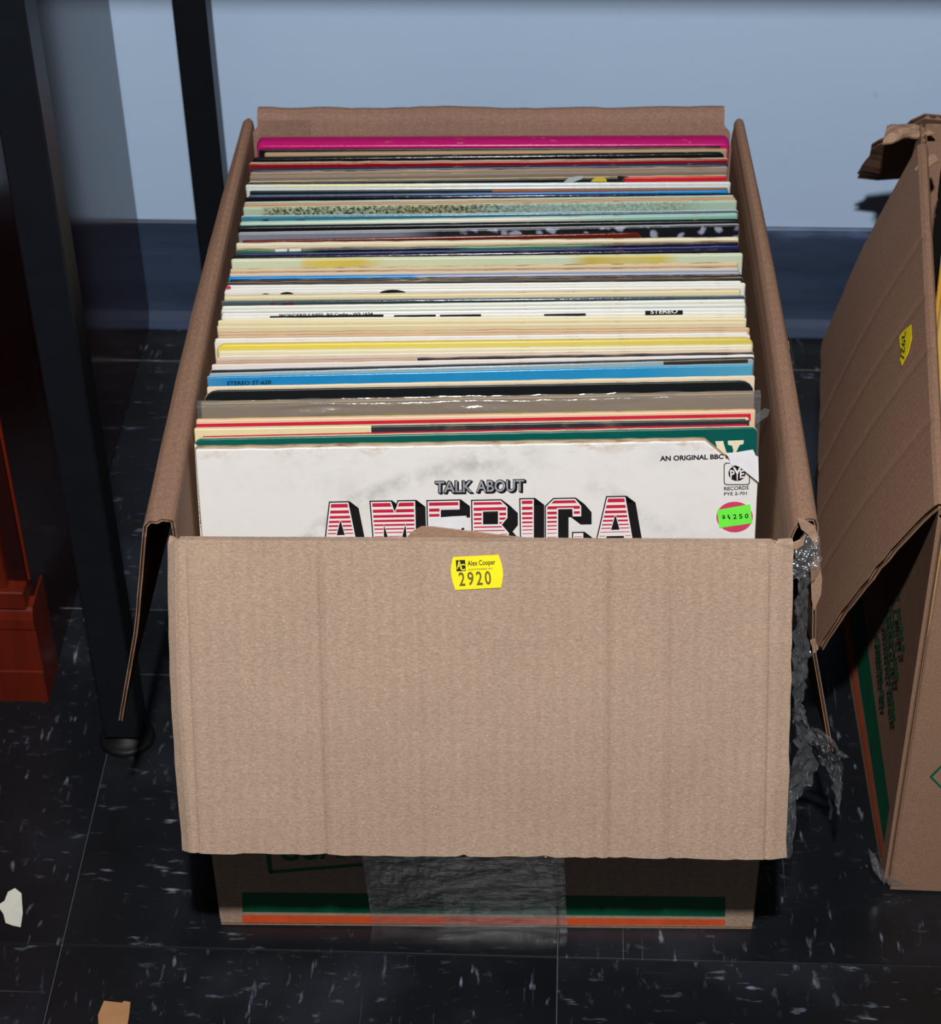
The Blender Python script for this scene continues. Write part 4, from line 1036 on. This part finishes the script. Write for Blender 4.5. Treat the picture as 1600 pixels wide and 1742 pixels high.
# left flap drooping outwards
fA, fB = T00 + Vector((-.003, .002, .006)), T01.lerp(T00, .10) + Vector((-.004, 0, .006))
gA = onz(1393, 1105, .158); gB = onz(1402, 585, .150)
def flap2(s, t):
    # s 0..1 wall top -> over the fold -> free edge, t 0..1 back->front
    if s < .08:
        q = s / .08; a0 = Vector(lp(.10 + .90 * t, 1)); a2 = Vector(flap2(.08, t)); a1 = a0 + Vector((0, 0, .010))
        return a0 * (1 - q) ** 2 + a1 * (2 * q * (1 - q)) + a2 * q * q
    s = (s - .08) / .92
    a = fB.lerp(fA, t); b = gB.lerp(gA, t)
    b = b + (b - a).normalized() * (wob(t, .003, 12, 31) + wob(t, .0015, 60, 32)) + Vector((-.001 * math.sin(math.pi * t), 0, .0))
    p = a.lerp(b, s) + Vector((0, (wob(s, .003, 20, 35)) * (1 if t < .5 else -1) * (abs(t - .5) * 2) ** 8, 0))
    bulge = .004 * math.sin(math.pi * s)
    for c_ in (.3, .47, .62, .8): bulge -= .0006 * math.exp(-((t - c_) / .012) ** 2)
    return p + Vector((-.75, 0, .5)) * bulge
f2o = board('side_flap', b2, flap2, [0, .016, .032, .048, .064, .08] + [.08 + .92 * (i + 1) / 16 for i in range(16)], sorted(set([i / 30 for i in range(31)] + [c_ + d for c_ in (.3, .47, .62, .8) for d in (-.02, -.01, 0, .01, .02)])), M['kraft_box2'], TH, 'T', .4)
tag(f2o, 'large flap drooping outward, with yellow sticker')
# back flap drooping towards the wall, torn and crumpled at its left end
def backflap2(s, t):
    top = Vector((.297 + .275 * s, .4545 - .008 * s, .3075))
    lowL = Vector((.2725, .556, .200))
    low = lowL + Vector((.30 * s, -.004 * s, .004 * s))
    top = top + Vector((-.004 * (1 - s), .002 * (1 - s), 0))
    p = top.lerp(low, t); p.x -= .008 * math.sin(math.pi * t) * (1 - s) + wob(t, .006, 9, 41) * (1 - s) ** 6
    p += Vector((0, .6, .8)) * (.006 * mnoise.noise(Vector((s * 9, t * 3, 8))) * (1 - s))
    return p
board('back_flap', b2, backflap2, 20, 12, M['kraft_box2'], TH, 'S', .3)
# crumpled torn piece on top of it
cp = []; cf = []; nx, ny = 10, 7
qa, qb, qc, qd = onz(1501, 244, .292), onz(1508, 214, .294), onz(1546, 202, .298), onz(1592, 226, .308)
for j in range(ny + 1):
    for i_ in range(nx + 1):
        a, b = i_ / nx, j / ny
        p = (qa.lerp(qd, a)).lerp(qb.lerp(qc, a).lerp(qd, a ** 3), b)
        p = p + Vector((0, -.4, .8)) * (.005 * mnoise.noise(Vector((a * 3.5, b * 3, 4))) + .004 * math.sin(math.pi * b) * (1 - a))
        cp.append(p)
n1 = len(cp); cp += [p + Vector((0, .0012, -.0016)) for p in cp]
for j in range(ny):
    for i_ in range(nx):
        a = j * (nx + 1) + i_; cf.append((a, a + 1, a + nx + 2, a + nx + 1)); cf.append((n1 + a, n1 + a + nx + 1, n1 + a + nx + 2, n1 + a + 1))
mk('torn_cardboard', cp, cf, M['torn'], b2)
# torn tab on the rim
tv_ = [onz(a, b, .312) for a, b in ((1556, 287), (1562, 279), (1576, 272), (1582, 262), (1590, 262), (1596, 272), (1584, 280), (1578, 286), (1568, 284))]
n1 = len(tv_); tv_ += [p - Vector((0, 0, .0016)) for p in tv_]
mk('torn_tab', tv_, [tuple(range(n1)), tuple(range(2 * n1 - 1, n1 - 1, -1))] + [(i, (i + 1) % n1, n1 + (i + 1) % n1, n1 + i) for i in range(n1)], M['torn'], b2)
# green and orange print on its left side
def side2(s, t, lift): 
    a = Vector(lp(s, t)); return a + Vector((-TH / 2 - lift, 0, 0))
def strip2(name, t0, t1, mat, s0=.03, s1=.97):
    vs = []; fs = []; n = 20
    for i_ in range(n + 1):
        s_ = s0 + (s1 - s0) * i_ / n; vs += [side2(s_, t0, .0006), side2(s_, t1, .0006)]
    for i_ in range(n): fs.append((2 * i_, 2 * i_ + 2, 2 * i_ + 3, 2 * i_ + 1))
    mk(name, vs, fs, mat, b2)
strip2('printed_orange_stripe', .035, .062, M['ink_orange']); strip2('printed_green_band', .085, .19, M['ink_green'])
# four lines of green lettering running up the side, too worn to read: broken strokes
rnd = random.Random(5); vs = []; fs = []
pa, pb, pc = side2(1, .3, .0), side2(.4, .3, .0), side2(.9, .8, .0)
nl = (pb - pa).cross(pc - pa).normalized()
if nl.x > 0: nl = -nl
PL2 = Plane(pa + nl * .0028, nl)
for (x0, y0, x1, y1) in ((1526, 1016, 1536, 1117), (1515, 1031, 1525, 1159), (1505, 1052, 1519, 1226), (1491, 1070, 1501, 1200)):
    y = y0
    while y < y1:
        x = x0 + (x1 - x0) * (y - y0) / (y1 - y0); hh = rnd.uniform(4, 9)
        if rnd.random() > .15:
            for q in range(2):
                xx = x - 4 + q * 4.4 + rnd.uniform(-.6, .6); b0 = len(vs)
                vs += [PL2.at(xx, y + 2 - q), PL2.at(xx + 3.2, y - 1 - q), PL2.at(xx + 3.4, y + hh - 1), PL2.at(xx + .2, y + hh + 2)]; fs.append((b0, b0 + 1, b0 + 2, b0 + 3))
        y += hh + rnd.uniform(.5, 2.5)
mk('printed_lettering', vs, fs, M['ink_green'], b2)
# green diamond outline on the front
p2n = (F1 - F0).cross(G0 - F0).normalized()
if p2n.y > 0: p2n = -p2n
pl2 = Plane(F0 + p2n * (TH / 2), p2n)
dm = [(1580, 1321), (1612, 1289), (1644, 1321), (1612, 1353)]; di = [(1585, 1321), (1612, 1294), (1639, 1321), (1612, 1348)]
decal('printed_diamond', pl2, dm + di, [(i, (i + 1) % 4, 4 + (i + 1) % 4, 4 + i) for i in range(4)], M['ink_green'], b2, .0003)
# clear tape on the low corner
tl = [(1476, 1440), (1490, 1455), (1498, 1475), (1515, 1490), (1545, 1503), (1520, 1505), (1500, 1497), (1484, 1478)]
decal('clear_tape', pl2, *poly(tl), M['film_crumpled'], b2, .0012)
# lot sticker on the big flap
def flap_pt(s, t): return Vector(flap2(s, t))
pm = flap_pt(.45, .55); pn = (flap_pt(.47, .55) - pm).cross(flap_pt(.45, .57) - pm).normalized()
if pn.dot(CAM - pm) < 0: pn = -pn
# find the flap point nearest the sticker's pixel
bestd = 1e9
for i_ in range(41):
    for j in range(81):
        q = flap_pt(i_ / 40, j / 80); d = q - CAM; zc = d.dot(FW); X = 800 + F_PX * d.dot(RT) / zc; Y = 871 - F_PX * d.dot(UP) / zc
        e = (X - 1540) ** 2 + (Y - 587) ** 2
        if e < bestd: bestd = e; pm = q; st_ = (i_ / 40, j / 80)
s_, t_ = st_; pn = (flap_pt(min(1, s_ + .02), t_) - flap_pt(s_ - .02, t_)).cross(flap_pt(s_, t_ + .02) - flap_pt(s_, t_ - .02)).normalized()
if pn.dot(CAM - pm) < 0: pn = -pn
PS = Plane(pm + pn * (TH / 2 + .0012), pn)
sk = decal('lot_sticker', PS, *poly([(1529, 572), (1537, 562), (1549, 552), (1550, 575), (1544, 600), (1533, 622), (1530, 612), (1533, 600), (1530, 588)]), M['sticker_yellow'], b2, .0, .0002)
decal('stamped_number', PS, *quad_text('2921', [(1541, 562), (1538, 612), (1532, 606), (1534, 572)]), M['ink_black'], sk, .0002)

# sleeves inside the second box, only slivers show; the black one is added to darken the interior
def simple_sleeve(x0, x1, y, col, edge, label, i):
    A = Vector((x0, y, ZT)); r = dict(i=i, mid=Vector(((x0 + x1) / 2, y, .300)), yaw=0, w=x1 - x0, R=Matrix.Rotation(-math.radians(8), 3, 'X'), edge=edge, face=col, gloss=.3, label=label, wear=.2, t=.0034, rad=.003, opts={}, notch=None)
    R_ = r['R']; r['ux'] = R_ @ Vector((1, 0, 0)); r['uy'] = R_ @ Vector((0, 1, 0)); r['uz'] = R_ @ Vector((0, 0, 1))
    r['mid'] = Vector(((x0 + x1) / 2, y, .006 + HT * math.cos(math.radians(8))))
    return r
for k_, (px_, py_, col, edge, lab) in enumerate(((1588, 290, (16, 15, 14), (18, 17, 16), 'added black sleeve darkening the back of the second box behind the orange-yellow one'), (1594, 388, (216, 160, 56), (222, 176, 90), 'orange-yellow sleeve standing in the second box'),
                                               (1598, 428, (214, 176, 92), (226, 206, 160), 'cream edged tan sleeve in front of the orange-yellow one'))):
    q = onz(px_, py_, .315); xa = q.x + .004; q_ = simple_sleeve(xa, X2 - .008, q.y, col, edge, lab, 90 + k_)
    o_ = build_sleeve(q_, .0034); o_['group'] = 'sleeves in the second box'

# ================================================================ SCRAPS ON THE FLOOR
def scrap(name, px, mat, label, curl, th=.0003):
    v = [onz(a, b, .0) for a, b in px]; c = sum(v, Vector((0, 0, 0))) / len(v)
    n = len(v); tops = [Vector((p.x, p.y, .0006 + curl * ((p - c).length / .02) ** 2)) for p in v] + [Vector((c.x, c.y, .0006))]
    bot = [p - Vector((0, 0, th)) for p in tops]
    vs = tops + bot; fs = [(i, (i + 1) % n, n) for i in range(n)] + [(n + 1 + (i + 1) % n, n + 1 + i, 2 * n + 1) for i in range(n)] + [(i, n + 1 + i, n + 1 + (i + 1) % n, (i + 1) % n) for i in range(n)]
    tag(mk(name, vs, fs, mat), label, 'scrap')
scrap('paper_scrap', [(-4, 1542), (8, 1534), (14, 1520), (26, 1514), (37, 1522), (39, 1555), (36, 1581), (22, 1577), (10, 1572), (6, 1556)], plain('scrap_paper', (204, 202, 192), .7, .2, .05), 'torn scrap of white paper on the black tiles', .002)
scrap('tape_scrap', [(177, 1704), (208, 1707), (211, 1704), (222, 1706), (220, 1726), (216, 1752), (168, 1752), (167, 1728)], M['tape_brown'], 'scrap of brown paper tape on the black tiles', .0008)
